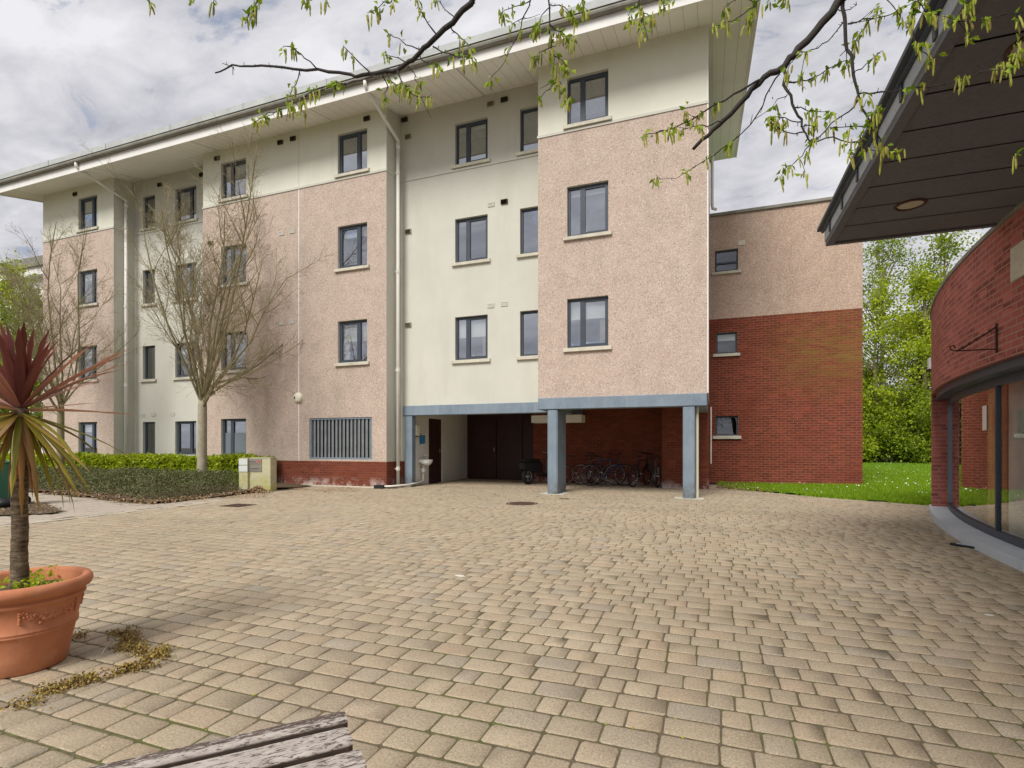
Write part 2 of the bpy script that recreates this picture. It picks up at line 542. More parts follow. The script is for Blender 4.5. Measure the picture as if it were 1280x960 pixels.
    def lathe(s, prof, c=(0, 0, 0), n=32, mi=0, wob=0.0):
        vs = []; fs = []
        for j, (r, z) in enumerate(prof):
            for k in range(n):
                th = 2 * pi * k / n
                rr = r * (1 + wob * sin(3 * th + 1))
                vs.append((c[0] + rr * cos(th), c[1] + rr * sin(th), c[2] + z))
        for j in range(len(prof) - 1):
            for k in range(n):
                k2 = (k + 1) % n
                fs.append((j * n + k, j * n + k2, (j + 1) * n + k2, (j + 1) * n + k))
        return s.add(vs, fs, mi)
    def torus(s, c, R, r, axis='y', n=28, m=8, mi=0):
        vs = []; fs = []
        for i in range(n):
            a = 2 * pi * i / n
            for j in range(m):
                b = 2 * pi * j / m
                rr = R + r * cos(b)
                p = (rr * cos(a), r * sin(b), rr * sin(a)) if axis == 'y' else (rr * cos(a), rr * sin(a), r * sin(b))
                vs.append((c[0] + p[0], c[1] + p[1], c[2] + p[2]))
        for i in range(n):
            for j in range(m):
                fs.append((i * m + j, i * m + (j + 1) % m, ((i + 1) % n) * m + (j + 1) % m, ((i + 1) % n) * m + j))
        return s.add(vs, fs, mi)
    def ball(s, c, r, n=10, m=7, mi=0, sc=(1, 1, 1)):
        prof = [(max(1e-4, r * sin(pi * j / m)), r * cos(pi * j / m)) for j in range(m + 1)]
        vs = []; fs = []
        for (rr, z) in prof:
            for k in range(n):
                th = 2 * pi * k / n
                vs.append((c[0] + rr * cos(th) * sc[0], c[1] + rr * sin(th) * sc[1], c[2] + z * sc[2]))
        for j in range(m):
            for k in range(n):
                fs.append((j * n + k, (j + 1) * n + k, (j + 1) * n + (k + 1) % n, j * n + (k + 1) % n))
        return s.add(vs, fs, mi)
    def prism(s, poly, z0, z1, mi=0):
        n = len(poly)
        vs = [(x, y, z0) for x, y in poly] + [(x, y, z1) for x, y in poly]
        fs = [tuple(range(n))[::-1], tuple(range(n, 2 * n))] + [(i, (i + 1) % n, n + (i + 1) % n, n + i) for i in range(n)]
        return s.add(vs, fs, mi)
    def build(s, name, mat, parent=None, smooth=False, uv=True, label=None, cat=None, group=None, kind=None, loc=None, mats=None):
        me = bpy.data.meshes.new(name)
        if parent is not None:
            off = OFF[parent.name]
        else:
            off = loc if loc is not None else (0, 0, 0)
        if uv:
            me.from_pydata(s.v, [], s.f)
            box_uv(me)
            if any(off):
                co = np.array(s.v, dtype=np.float32) - np.array(off, dtype=np.float32)
                me.vertices.foreach_set('co', co.ravel())
        else:
            co = (np.array(s.v, dtype=np.float64) - np.array(off)).tolist()
            me.from_pydata(co, [], s.f)
        me.update()
        me.materials.append(mat)
        for mm in (mats or []):
            me.materials.append(mm)
        if mats:
            me.polygons.foreach_set('material_index', s.mi)
        if smooth:
            me.polygons.foreach_set('use_smooth', [True] * len(me.polygons))
        o = bpy.data.objects.new(name, me)
        if parent is None:
            o.location = off
        OFF[o.name] = off
        return _link(o, parent, label, cat, group, kind)

def mesh_np(name, V, F, mat, parent=None, loc=(0, 0, 0), **tags):
    """V (n,3) world coords, F (m,k) with k=3 or 4"""
    off = OFF[parent.name] if parent is not None else loc
    me = bpy.data.meshes.new(name)
    V = np.asarray(V, dtype=np.float32) - np.array(off, dtype=np.float32)
    k = F.shape[1]
    me.vertices.add(len(V)); me.vertices.foreach_set('co', V.ravel())
    me.loops.add(F.size); me.loops.foreach_set('vertex_index', F.astype(np.int32).ravel())
    me.polygons.add(len(F))
    me.polygons.foreach_set('loop_start', np.arange(0, F.size, k, dtype=np.int32))
    me.polygons.foreach_set('loop_total', np.full(len(F), k, dtype=np.int32))
    me.update(calc_edges=True)
    me.materials.append(mat)
    o = bpy.data.objects.new(name, me)
    if parent is None:
        o.location = off
    OFF[o.name] = off
    return _link(o, parent, tags.get('label'), tags.get('cat'), tags.get('group'), tags.get('kind'))

def leaves(C, length, width, droop=0.0, up=0.3, fold=0.25, rng=RNG):
    """C (n,3) leaf bases -> V,F of folded leaves (two quads each sharing the midrib)"""
    n = len(C)
    d = rng.normal(size=(n, 3)); d[:, 2] -= droop
    d /= np.linalg.norm(d, axis=1)[:, None]
    nr = rng.normal(size=(n, 3)); nr[:, 2] += up * 3
    s = np.cross(d, nr); s /= (np.linalg.norm(s, axis=1)[:, None] + 1e-9)
    q = np.cross(s, d)
    L = (length * rng.uniform(0.65, 1.25, n))[:, None]
    Wd = (width * rng.uniform(0.7, 1.2, n))[:, None] * 0.5
    base = C
    tip = C + d * L - q * L * 0.12
    mid = C + d * L * 0.5
    a = mid + s * Wd + q * Wd * fold
    b = mid - s * Wd + q * Wd * fold
    V = np.stack([base, a, tip, b, ], 1).reshape(-1, 3)
    i = np.arange(n)[:, None] * 4
    F = np.concatenate([i + np.array([[0, 1, 2]]), i + np.array([[0, 2, 3]])], 1).reshape(-1, 3)
    return V, F

def inpoly(P, poly):
    x, y = P[:, 0], P[:, 1]
    r = np.zeros(len(P), bool)
    n = len(poly)
    for i in range(n):
        x1, y1 = poly[i]; x2, y2 = poly[(i + 1) % n]
        c = ((y1 > y) != (y2 > y)) & (x < (x2 - x1) * (y - y1) / (y2 - y1 + 1e-12) + x1)
        r ^= c
    return r

# ================================================================ ground
BED = [(-10.95, 7.85), (-10.95, 9.4), (-11.15, 10.9), (-11.3, 13.12), (-27.5, 13.12), (-27.5, 9.6), (-18.6, 8.95), (-15.9, 8.6), (-13.2, 8.2), (-11.6, 7.8)]
BED2 = [(-11.3, 6.42), (-11.15, 6.05), (-11.9, 5.45), (-13.0, 5.6), (-15.2, 6.6), (-15.0, 7.4), (-13.3, 7.2)]
LAWN = [(0.25, 18.55), (0.28, 16.9), (0.75, 16.1), (1.35, 15.7), (2.3, 14.7), (3.4, 13.9), (4.6, 13.2), (6.5, 12.6), (40, 12.6), (60, 42), (-8, 42), (-8, 26), (-0.1, 26)]
WALLC, WALLR = (22.88, 6.0), 20.0
def wallx(y, R=WALLR):
    return WALLC[0] - sqrt(R * R - (y - WALLC[1]) ** 2)

m_ground = mottled('soil_ground', (0.10, 0.085, 0.055), 0.4, 2, bump=0.5)
m_joint = M('joint_sand', (0.10, 0.085, 0.06), 0.95)
g = NG(m_joint)
mo = g.noise(1.1, 5, 0.65)
c = g.mix(g.mr(mo, 0.48, 0.62, 0, 0.8), (0.15, 0.12, 0.075), (0.12, 0.14, 0.03))
c = g.mix(g.mr(g.noise(30, 3), 0.4, 0.7, 0, 0.6), c, (0.06, 0.05, 0.03))
g.col(c); g.bump(g.noise(60, 3), 0.6, 0.01)

MB().quad((-300, -120, -0.07), (300, -120, -0.07), (300, 500, -0.07), (-300, 500, -0.07)).build('ground', m_ground, kind='structure')
MB().quad((-60, -30, -0.0045), (30, -30, -0.0045), (30, 18.2, -0.0045), (-60, 18.2, -0.0045)).build('paving_bed', m_joint, kind='structure')

# concrete block pavers laid in courses parallel to the long facade
m_paver = M('concrete_pavers', (0.33, 0.27, 0.19), 0.93, spec=0.2)
g = NG(m_paver)
ge = g.n('ShaderNodeNewGeometry')
c = g.ramp(ge.outputs['Random Per Island'], [(0.0, (0.30, 0.24, 0.17)), (0.15, (0.40, 0.32, 0.215)), (0.32, (0.45, 0.33, 0.215)), (0.5, (0.36, 0.30, 0.21)),
                                            (0.66, (0.475, 0.375, 0.25)), (0.82, (0.30, 0.27, 0.225)), (0.9, (0.43, 0.30, 0.20)), (1.0, (0.49, 0.40, 0.28))])
c = g.mix(0.4, c, (0.475, 0.39, 0.28))
big = g.noise(0.33, 6, 0.6)
c = g.mix(g.mr(big, 0.40, 0.62, 0, 0.35), c, (0.34, 0.275, 0.185))
c = g.mix(g.mr(g.noise(0.7, 6, 0.7, g.coord(loc=(9, 4, 0))), 0.52, 0.7, 0, 0.4), c, (0.56, 0.46, 0.335))
c = g.mix(g.mr(g.noise(14, 5, 0.7), 0.5, 0.75, 0, 0.35), c, (0.27, 0.22, 0.15))
fine = g.noise(95, 6, 0.85)
c = g.mix(g.mr(fine, 0.55, 0.64, 0, 0.7), c, (0.70, 0.62, 0.50))
c = g.mix(g.mr(fine, 0.36, 0.48, 0.9, 0), c, (0.15, 0.125, 0.09))
c = g.mix(g.mr(g.noise(38, 5, 0.8, g.coord(loc=(2, 7, 0))), 0.56, 0.66, 0, 0.6), c, (0.24, 0.20, 0.14))
tyre = g.noise(1.0, 4, 0.6, g.coord(scale=(0.12, 0.9, 1), loc=(5, 5, 0)))
c = g.mix(g.mr(tyre, 0.54, 0.66, 0, 0.28), c, (0.26, 0.22, 0.16))
spot = g.n('ShaderNodeTexVoronoi'); spot.inputs['Scale'].default_value = 2.2; g.l(g.tc.outputs['Object'], spot.inputs['Vector'])
c = g.mix(g.math('MULTIPLY', g.mr(spot.outputs['Distance'], 0.03, 0.07, 1, 0), g.mr(g.noise(0.9, 3), 0.5, 0.6)), c, (0.13, 0.11, 0.08))
sp_ = g.noise(1.8, 4, 0.7)
c = g.mix(g.mr(sp_, 0.66, 0.72, 0, 0.35), c, (0.22, 0.19, 0.12))
g.col(c)
g.bump(g.math('ADD', g.math('MULTIPLY', fine, 0.9), g.noise(45, 5, 0.65)), 0.55, 0.006)

def pavers(x0, x1, y0, y1, row, lens, probs, gap, keep, seed, bev=0.011):
    rng = np.random.default_rng(seed)
    cx = []; cy = []; hx = []; hy = []
    y = y0
    while y < y1:
        x = x0 - rng.uniform(0, 0.3)
        k = int((x1 - x0) / min(lens)) + 3
        L = rng.choice(lens, size=k, p=probs)
        e = x + np.cumsum(L)
        st = e - L
        m = st < x1
        st, Lk = st[m], L[m]
        cx.append(st + Lk / 2); cy.append(np.full(len(st), y + row / 2)); hx.append(Lk / 2 - gap / 2); hy.append(np.full(len(st), row / 2 - gap * .95))
        y += row
    cx, cy, hx, hy = map(np.concatenate, (cx, cy, hx, hy))
    k = keep(np.stack([cx, cy], 1))
    cx, cy, hx, hy = cx[k], cy[k], hx[k], hy[k]
    n = len(cx)
    # the courses wander a little
    wy = 0.012 * np.sin(cx * 0.9 + cy * 0.31) + 0.004 * np.sin(cx * 2.3 + 1 + cy * 0.7)
    cy = cy + wy
    hx = hx - rng.uniform(0, 0.0015, n); hy = hy - rng.uniform(0, 0.003, n)
    rot = rng.normal(0, 0.006, n)
    z = rng.normal(0, 0.0007, n); tx = rng.normal(0, 0.003, n); ty = rng.normal(0, 0.003, n)
    # 8-cornered outline (clipped, tumbled corners): outer ring low, inner ring high
    cc = 0.010
    def ring(ix, zz, cl):
        X = np.stack([-(hx - ix) + cl, (hx - ix) - cl, (hx - ix), (hx - ix), (hx - ix) - cl, -(hx - ix) + cl, -(hx - ix), -(hx - ix)], 1)
        Y = np.stack([-(hy - ix), -(hy - ix), -(hy - ix) + cl, (hy - ix) - cl, (hy - ix), (hy - ix), (hy - ix) - cl, -(hy - ix) + cl], 1)
        X = X + rng.normal(0, 0.0016, X.shape); Y = Y + rng.normal(0, 0.0016, Y.shape)
        Z = zz + z[:, None] + X * tx[:, None] + Y * ty[:, None]
        ca, sa = np.cos(rot)[:, None], np.sin(rot)[:, None]
        return np.stack([cx[:, None] + X * ca - Y * sa, cy[:, None] + X * sa + Y * ca, Z], 2)
    rings = [ring(0, -0.02, cc), ring(0, -0.0060, cc), ring(bev * 0.45, -0.0025, cc * 1.0), ring(bev, 0.0, cc)]
    V = np.concatenate(rings, 1)            # n,32,3
    F = []
    for r in range(3):
        for k2 in range(8):
            F.append([r * 8 + k2, r * 8 + (k2 + 1) % 8, (r + 1) * 8 + (k2 + 1) % 8, (r + 1) * 8 + k2])
    # top octagon as three quads
    F += [[24, 25, 26, 31], [31, 26, 27, 30], [30, 27, 28, 29]]
    F = np.array(F)
    Fa = (np.arange(n)[:, None, None] * 32 + F[None]).reshape(-1, 4)
    return V.reshape(-1, 3), Fa, n

def keep_main(P):
    # half plane of the view, with margin
    X = P[:, 0] * 0.9367 + P[:, 1] * 0.3501; Y = -P[:, 0] * 0.3501 + P[:, 1] * 0.9367
    m = (Y > -0.6) & (np.abs(X) < 1.25 * np.maximum(Y, 0) + 2.2)
    m &= ~inpoly(P, BED) & ~inpoly(P, BED2) & ~inpoly(P, LAWN)
    wx = WALLC[0] - np.sqrt(np.maximum(0, 19.93 ** 2 - (P[:, 1] - WALLC[1]) ** 2))
    m &= ~((P[:, 0] > wx) & (P[:, 1] < 12.4))
    inb = (P[:, 1] > 13.15) & ((P[:, 0] < -8.5) | (P[:, 0] > -0.05) & (P[:, 1] > 18.5))
    m &= ~inb
    m &= ~((P[:, 0] < -10.12) & (P[:, 1] < 8.6))
    m &= P[:, 1] < 17.95
    return m
V, F, n = pavers(-30, 12, -1.5, 18, 0.162, [0.125, 0.165, 0.24], [0.22, 0.38, 0.40], 0.0055, keep_main, 3, bev=0.0045)
mesh_np('paving', V, F, m_paver, kind='structure')
print('pavers', n)

# smoother older footway to the left of a concrete edging
m_foot = mottled('footway_concrete', (0.43, 0.37, 0.30), 0.12, 0.8, fine=120, bump=0.3)
g = NG(m_foot)
m_paver2 = m_foot
def keep_foot(P):
    X = P[:, 0] * 0.9367 + P[:, 1] * 0.3501; Y = -P[:, 0] * 0.3501 + P[:, 1] * 0.9367
    m = (Y > -0.6) & (np.abs(X) < 1.25 * np.maximum(Y, 0) + 2.2)
    return m & (P[:, 0] < -10.30) & (P[:, 1] < 9.4) & ~inpoly(P, BED) & ~inpoly(P, BED2)
V, F, n = pavers(-34, -10.3, -1.5, 9.4, 0.20, [0.2, 0.3], [0.5, 0.5], 0.006, keep_foot, 5, bev=0.006)
mesh_np('footway', V, F, m_paver2, kind='structure')
e_ = MB()
y = -2.0
while y < 8.0:
    e_.bbox(-10.27, -10.15, y, y + 0.9, -0.06, 0.004, 0.006)
    y += 0.908
e_.build('path_edging', mottled('edging_concrete', (0.50, 0.45, 0.36), 0.15, 3), kind='structure')

# lawn: gently uneven sheet, with blades and daisies over it
def lawn_z(x, y):
    return 0.028 + 0.02 * np.sin(x * 0.7 + 1) * np.cos(y * 0.5) + 0.0030 * np.maximum(0, y - 18)
m_turf = M('turf', (0.06, 0.16, 0.012), 0.95)
g = NG(m_turf)
c = g.ramp(g.noise(1.4, 6, 0.65), [(0.3, (0.05, 0.14, 0.006)), (0.7, (0.09, 0.21, 0.008))])
g.col(g.mix(g.mr(g.noise(40, 4), 0.35, 0.7, 0, 0.6), c, (0.04, 0.09, 0.01)))
g.bump(g.noise(50, 4), 0.8, 0.03)
def sheet(poly, step, zf, name, mat, **k):
    xs = np.arange(min(p[0] for p in poly), max(p[0] for p in poly) + step, step)
    ys = np.arange(min(p[1] for p in poly), max(p[1] for p in poly) + step, step)
    X, Y = np.meshgrid(xs, ys)
    Z = zf(X, Y)
    ok = inpoly(np.stack([X.ravel() , Y.ravel()], 1), poly).reshape(X.shape)
    V = np.stack([X, Y, Z], 2).reshape(-1, 3)
    ny, nx = X.shape
    ii = np.arange(ny * nx).reshape(ny, nx)
    q = np.stack([ii[:-1, :-1], ii[:-1, 1:], ii[1:, 1:], ii[1:, :-1]], 2).reshape(-1, 4)
    okq = ok.ravel()[q].sum(1) >= 3
    q = q[okq]
    used = np.unique(q); mp = np.full(len(V), -1); mp[used] = np.arange(len(used))
    return mesh_np(name, V[used], mp[q], mat, **k)
sheet(LAWN, 0.25, lawn_z, 'lawn', m_turf, kind='structure')
MB().quad((-300, 41, 0.05), (300, 41, 0.05), (300, 400, 0.05), (-300, 400, 0.05)).build('meadow', m_turf, kind='structure')

def scatter_poly(poly, n, rng, bias=None):
    xs = [p[0] for p in poly]; ys = [p[1] for p in poly]
    out = []
    tot = 0
    while tot < n:
        P = np.stack([rng.uniform(min(xs), max(xs), n * 2), rng.uniform(min(ys), max(ys), n * 2)], 1)
        if bias is not None:
            P = P[rng.uniform(size=len(P)) < bias(P)]
        P = P[inpoly(P, poly)]
        out.append(P); tot += len(P)
    return np.concatenate(out)[:n]
def blades(P, z, h, w, rng):
    n = len(P)
    th = rng.uniform(0, 2 * pi, n); H = h * rng.uniform(0.5, 1.3, n)
    ln = rng.uniform(0, 0.5, n) * H; la = rng.uniform(0, 2 * pi, n)
    w = w * rng.uniform(0.7, 1.3, n)
    dx, dy = np.cos(th) * w / 2, np.sin(th) * w / 2
    V = np.stack([np.stack([P[:, 0] - dx, P[:, 1] - dy, z], 1), np.stack([P[:, 0] + dx, P[:, 1] + dy, z], 1),
                  np.stack([P[:, 0] + ln * np.cos(la), P[:, 1] + ln * np.sin(la), z + H], 1)], 1).reshape(-1, 3)
    return V, np.arange(3 * n).reshape(-1, 3)
VIS = [(0.3, 16.9), (0.75, 16.1), (1.35, 15.7), (2.3, 14.7), (3.4, 13.9), (4.6, 13.2), (6.5, 12.7), (9, 13), (16, 41), (6, 41), (4.3, 26), (4.3, 18.55), (0.25, 18.55)]
P = scatter_poly(VIS, 120000, RNG, lambda P: np.clip(18 / P[:, 1], 0, 1) ** 3)
zz = lawn_z(P[:, 0], P[:, 1])
V, F = blades(P, zz, 0.075, 0.014, RNG)
mesh_np('grass', V, F, m_grass, kind='stuff', label='short bright green grass growing over the lawn beside the brick wing', cat='grass')
ev = []
for a_, b_ in zip(LAWN[0:8], LAWN[1:9]):
    a_, b_ = np.array(a_), np.array(b_)
    k = int(np.linalg.norm(b_ - a_) * 900)
    ev.append(a_ + (b_ - a_) * RNG.uniform(0, 1, k)[:, None] + RNG.normal(0, .045, (k, 2)))
ev = np.concatenate(ev)
ev = ev[np.array([noise.noise(Vector((x * 3, y * 3, 2))) > -.2 for x, y in ev])]
V, F = blades(ev, np.full(len(ev), .0), .085, .014, RNG)
mesh_np('grass_fringe', V, F, m_grass, kind='stuff', label='ragged grass fringe where the lawn spills over the pavers', cat='grass')
def clumpy(P):
    return np.array([1.0 if noise.noise(Vector((x * 0.8, y * 0.5, 3))) > -0.02 else 0.12 for x, y in P]) * np.clip(17 / P[:, 1], 0, 1) ** 2
P = scatter_poly(VIS, 700, RNG, clumpy)
n = len(P)
ctr = np.stack([P[:, 0], P[:, 1], lawn_z(P[:, 0], P[:, 1]) + RNG.uniform(0.06, 0.09, n)], 1)
th = np.linspace(0, 2 * pi, 7)[:-1]
rr = RNG.uniform(0.010, 0.017, n)
tl = RNG.normal(0, 0.4, (n, 2))
V = np.stack([ctr + np.stack([rr * np.cos(t), rr * np.sin(t), rr * (np.cos(t) * tl[:, 0] + np.sin(t) * tl[:, 1])], 1) for t in th], 1).reshape(-1, 3)
i = np.arange(n)[:, None] * 6
F = np.concatenate([i + np.array([[0, 1, 2, 3]]), i + np.array([[0, 3, 4, 5]])], 1).reshape(-1, 4)
mesh_np('daisies', V, F, m_daisy, kind='stuff', label='tiny white daisies scattered over the green lawn', cat='daisies')

# planting beds
m_soil = mottled('bed_soil', (0.12, 0.085, 0.05), 0.4, 3, bump=0.8)
sheet(BED, 0.15, lambda x, y: 0.03 + 0.03 * np.sin(x * 2.1) * np.sin(y * 1.7 + 2) + 0.02, 'planting_bed', m_soil, kind='structure')
sheet(BED2, 0.1, lambda x, y: 0.02 + 0.0 * x, 'small_planting_bed', m_soil, kind='structure')
STRIP = [(-10.9, 8.6), (-9.9, 9.6), (-8.9, 11.6), (-8.7, 12.9), (-11.2, 12.95), (-11.0, 10.5)]
def litter(poly, n, z, s, name, label, rng, mat, bias=None):
    P = scatter_poly(poly, n, rng, bias)
    C = np.stack([P[:, 0], P[:, 1], np.full(len(P), z) + rng.uniform(0, 0.02, len(P))], 1)
    V, F = leaves(C, s, s * 0.7, up=2.5, rng=rng)
    mesh_np(name, V, F, mat, kind='stuff', label=label, cat=name.replace('_', ' '))
edge = [(-10.6, 7.6), (-10.75, 9.4), (-10.7, 10.9), (-11.6, 10.9), (-11.6, 8.6), (-16, 9.1), (-16, 8.5), (-13.2, 8.05), (-11.6, 7.5)]
litter(edge, 1500, 0.05, 0.05, 'leaf_litter', 'dead brown leaves along the edge of the planting bed', RNG, m_litter)
litter(BED2, 500, 0.03, 0.05, 'bark_chips', 'orange brown bark chips around the green bin', RNG, m_litter)
litter(STRIP, 900, 0.006, 0.03, 'soil_crumbs', 'brown crumbs of soil and leaf swept along the wall foot', RNG, m_litter, lambda P: np.array([1.0 if noise.noise(Vector((x * 1.1, y * 1.3, 5))) > 0.12 else 0.06 for x, y in P]))

# ================================================================ apartment building
FY, RY = 13.15, 13.90                  # projecting bays / recessed bays
def wall_y(mb, y, x0, x1, z0, z1, holes=()):
    xs = sorted({x0, x1, *[h[0] for h in holes], *[h[1] for h in holes]})
    zs = sorted({z0, z1, *[h[2] for h in holes], *[h[3] for h in holes]})
    xs = [a for a in xs if x0 <= a <= x1]; zs = [a for a in zs if z0 <= a <= z1]
    for i in range(len(xs) - 1):
        for j in range(len(zs) - 1):
            cx, cz = (xs[i] + xs[i + 1]) / 2, (zs[j] + zs[j + 1]) / 2
            if any(h[0] < cx < h[1] and h[2] < cz < h[3] for h in holes):
                continue
            mb.quad((xs[i], y, zs[j]), (xs[i + 1], y, zs[j]), (xs[i + 1], y, zs[j + 1]), (xs[i], y, zs[j + 1]))
    return mb
def wall_x(mb, x, y0, y1, z0, z1):
    return mb.quad((x, y0, z0), (x, y1, z0), (x, y1, z1), (x, y0, z1))

B = thing('apartment_building', (-12, 13.15, 0), 'four storey apartment block with pink pebbledash and cream render bays under an overhanging roof', 'building')
ROWS = [(0.90, 2.10), (3.69, 4.93), (6.50, 7.76), (9.31, 10.50)]
WINS = []   # x0,x1,z0,z1,plane y,style,blind
BL = [0.0, 0.42, 0.16, 0.12]
def addcol(x0, x1, y, style, rows=(0, 1, 2, 3), bl=None):
    for r in rows:
        z0, z1 = ROWS[r]
        WINS.append((x0, x1, z0, z1, y, style, (bl or BL)[r]))
addcol(-22.33, -21.27, FY, 'wide_left', bl=[0.3, 0.35, 0.25, 0.4])
addcol(-15.14, -14.06, FY, 'narrow_left', bl=[0.12, 0.0, 0.2, 0.3])
addcol(-10.47, -9.43, FY, 'wide_left', (1, 2, 3), [0, 0.48, 0.25, 0.0])
addcol(-3.43, -2.39, FY, 'narrow_left', (1, 2, 3), [0, 0.40, 0.16, 0.1])
addcol(-19.92, -19.27, RY, 'single', bl=[0, 0, 0, 0])
addcol(-18.23, -17.18, RY, 'wide_left', bl=[0.0, 0.3, 0.3, 0])
addcol(-6.95, -5.93, RY, 'narrow_left', (1, 2, 3), [0, 0.46, 0.12, 0.14])
addcol(-4.96, -4.32, RY, 'single', (1, 2, 3), [0, 0.05, 0, 0])
def holes(x0, x1, y):
    return [(w[0], w[1], w[2], w[3]) for w in WINS if w[4] == y and w[0] >= x0 and w[1] <= x1]
SPLIT = 9.16
TOP = 11.3
# pink pebbledash below, cream render above
for (x0, x1, zb) in ((-24.45, -20.37, 0.0), (-15.95, -8.77, 0.76), (-4.20, -0.09, 2.44)):
    h = holes(x0, x1, FY)
    if x0 == -15.95:
        h = h + [(-11.52, -9.26, 0.82, 2.06)]
    wall_y(MB(), FY, x0, x1, zb, SPLIT, h).build('pebbledash_wall', m_pink, B)
    wall_y(MB(), FY, x0, x1, SPLIT, TOP, h).build('render_wall', m_creamtop_lift, B)
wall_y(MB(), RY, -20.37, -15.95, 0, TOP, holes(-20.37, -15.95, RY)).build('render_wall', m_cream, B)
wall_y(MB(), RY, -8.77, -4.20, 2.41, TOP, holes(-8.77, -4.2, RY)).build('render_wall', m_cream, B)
sd_ = MB()
for (x_, z_) in ((-20.37, 0), (-15.95, 0), (-8.77, 0.76), (-4.20, 2.44)):
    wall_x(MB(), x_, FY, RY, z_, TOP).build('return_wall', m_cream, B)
MB().box(-15.93, -8.765, FY - 0.004, FY + 0.05, 0, 0.757).box(-8.80, -8.765, FY + 0.05, RY, 0, 0.757).build('brick_plinth', m_brick, B)
wall_x(wall_x(MB(), -0.09, FY, 18.6, 2.44, TOP), -0.09, 18.6, 24, 0, TOP).build('end_wall', m_pink, B)
wall_x(MB(), -24.45, 24, FY, 0, TOP).build('end_wall', m_pink, B)
MB().quad((-0.09, 24, 0), (-24.45, 24, 0), (-24.45, 24, TOP), (-0.09, 24, TOP)).build('rear_wall', m_cream, B)
# rendered drip course between the storeys
dc = MB()
for (x0, x1, y) in ((-24.47, -20.35, FY), (-20.37, -15.95, RY), (-15.97, -8.75, FY), (-8.77, -4.20, RY), (-4.22, -0.07, FY)):
    dc.box(x0, x1, y - 0.022, y + 0.02, SPLIT - 0.03, SPLIT + 0.035)
for x in (-20.37, -8.77):
    dc.box(x - 0.01, x + 0.022, FY + 0.02, RY - 0.022, SPLIT - 0.03, SPLIT + 0.035)
dc.build('drip_course', m_cream, B)
# corner beads and the movement joint
MB().box(-11.945, -11.915, FY - 0.006, FY + 0.01, 0.76, SPLIT - 0.03).build('movement_joint', m_fascia, B)
MB().box(-11.94, -11.92, FY - 0.004, FY + 0.01, SPLIT + 0.04, 10.94).build('movement_joint', m_sill, B)
MB().box(-0.105, -0.078, FY - 0.008, FY + 0.012, 2.45, TOP).build('corner_bead', m_fascia, B)
# interior: floors and a back partition, so panes look into dim rooms
it = MB()
it.box(-24.3, -0.25, 15.6, 15.7, 2.4, 11.0)
it.box(-24.3, -8.65, 15.6, 15.7, 0.0, 2.3)
for z in (2.50, 5.32, 8.13):
    it.box(-24.3, -0.25, 14.02, 15.6, z, z + 0.2)
it.build('interior', mottled('room_walls', (0.22, 0.20, 0.18), 0.2, 1), B)

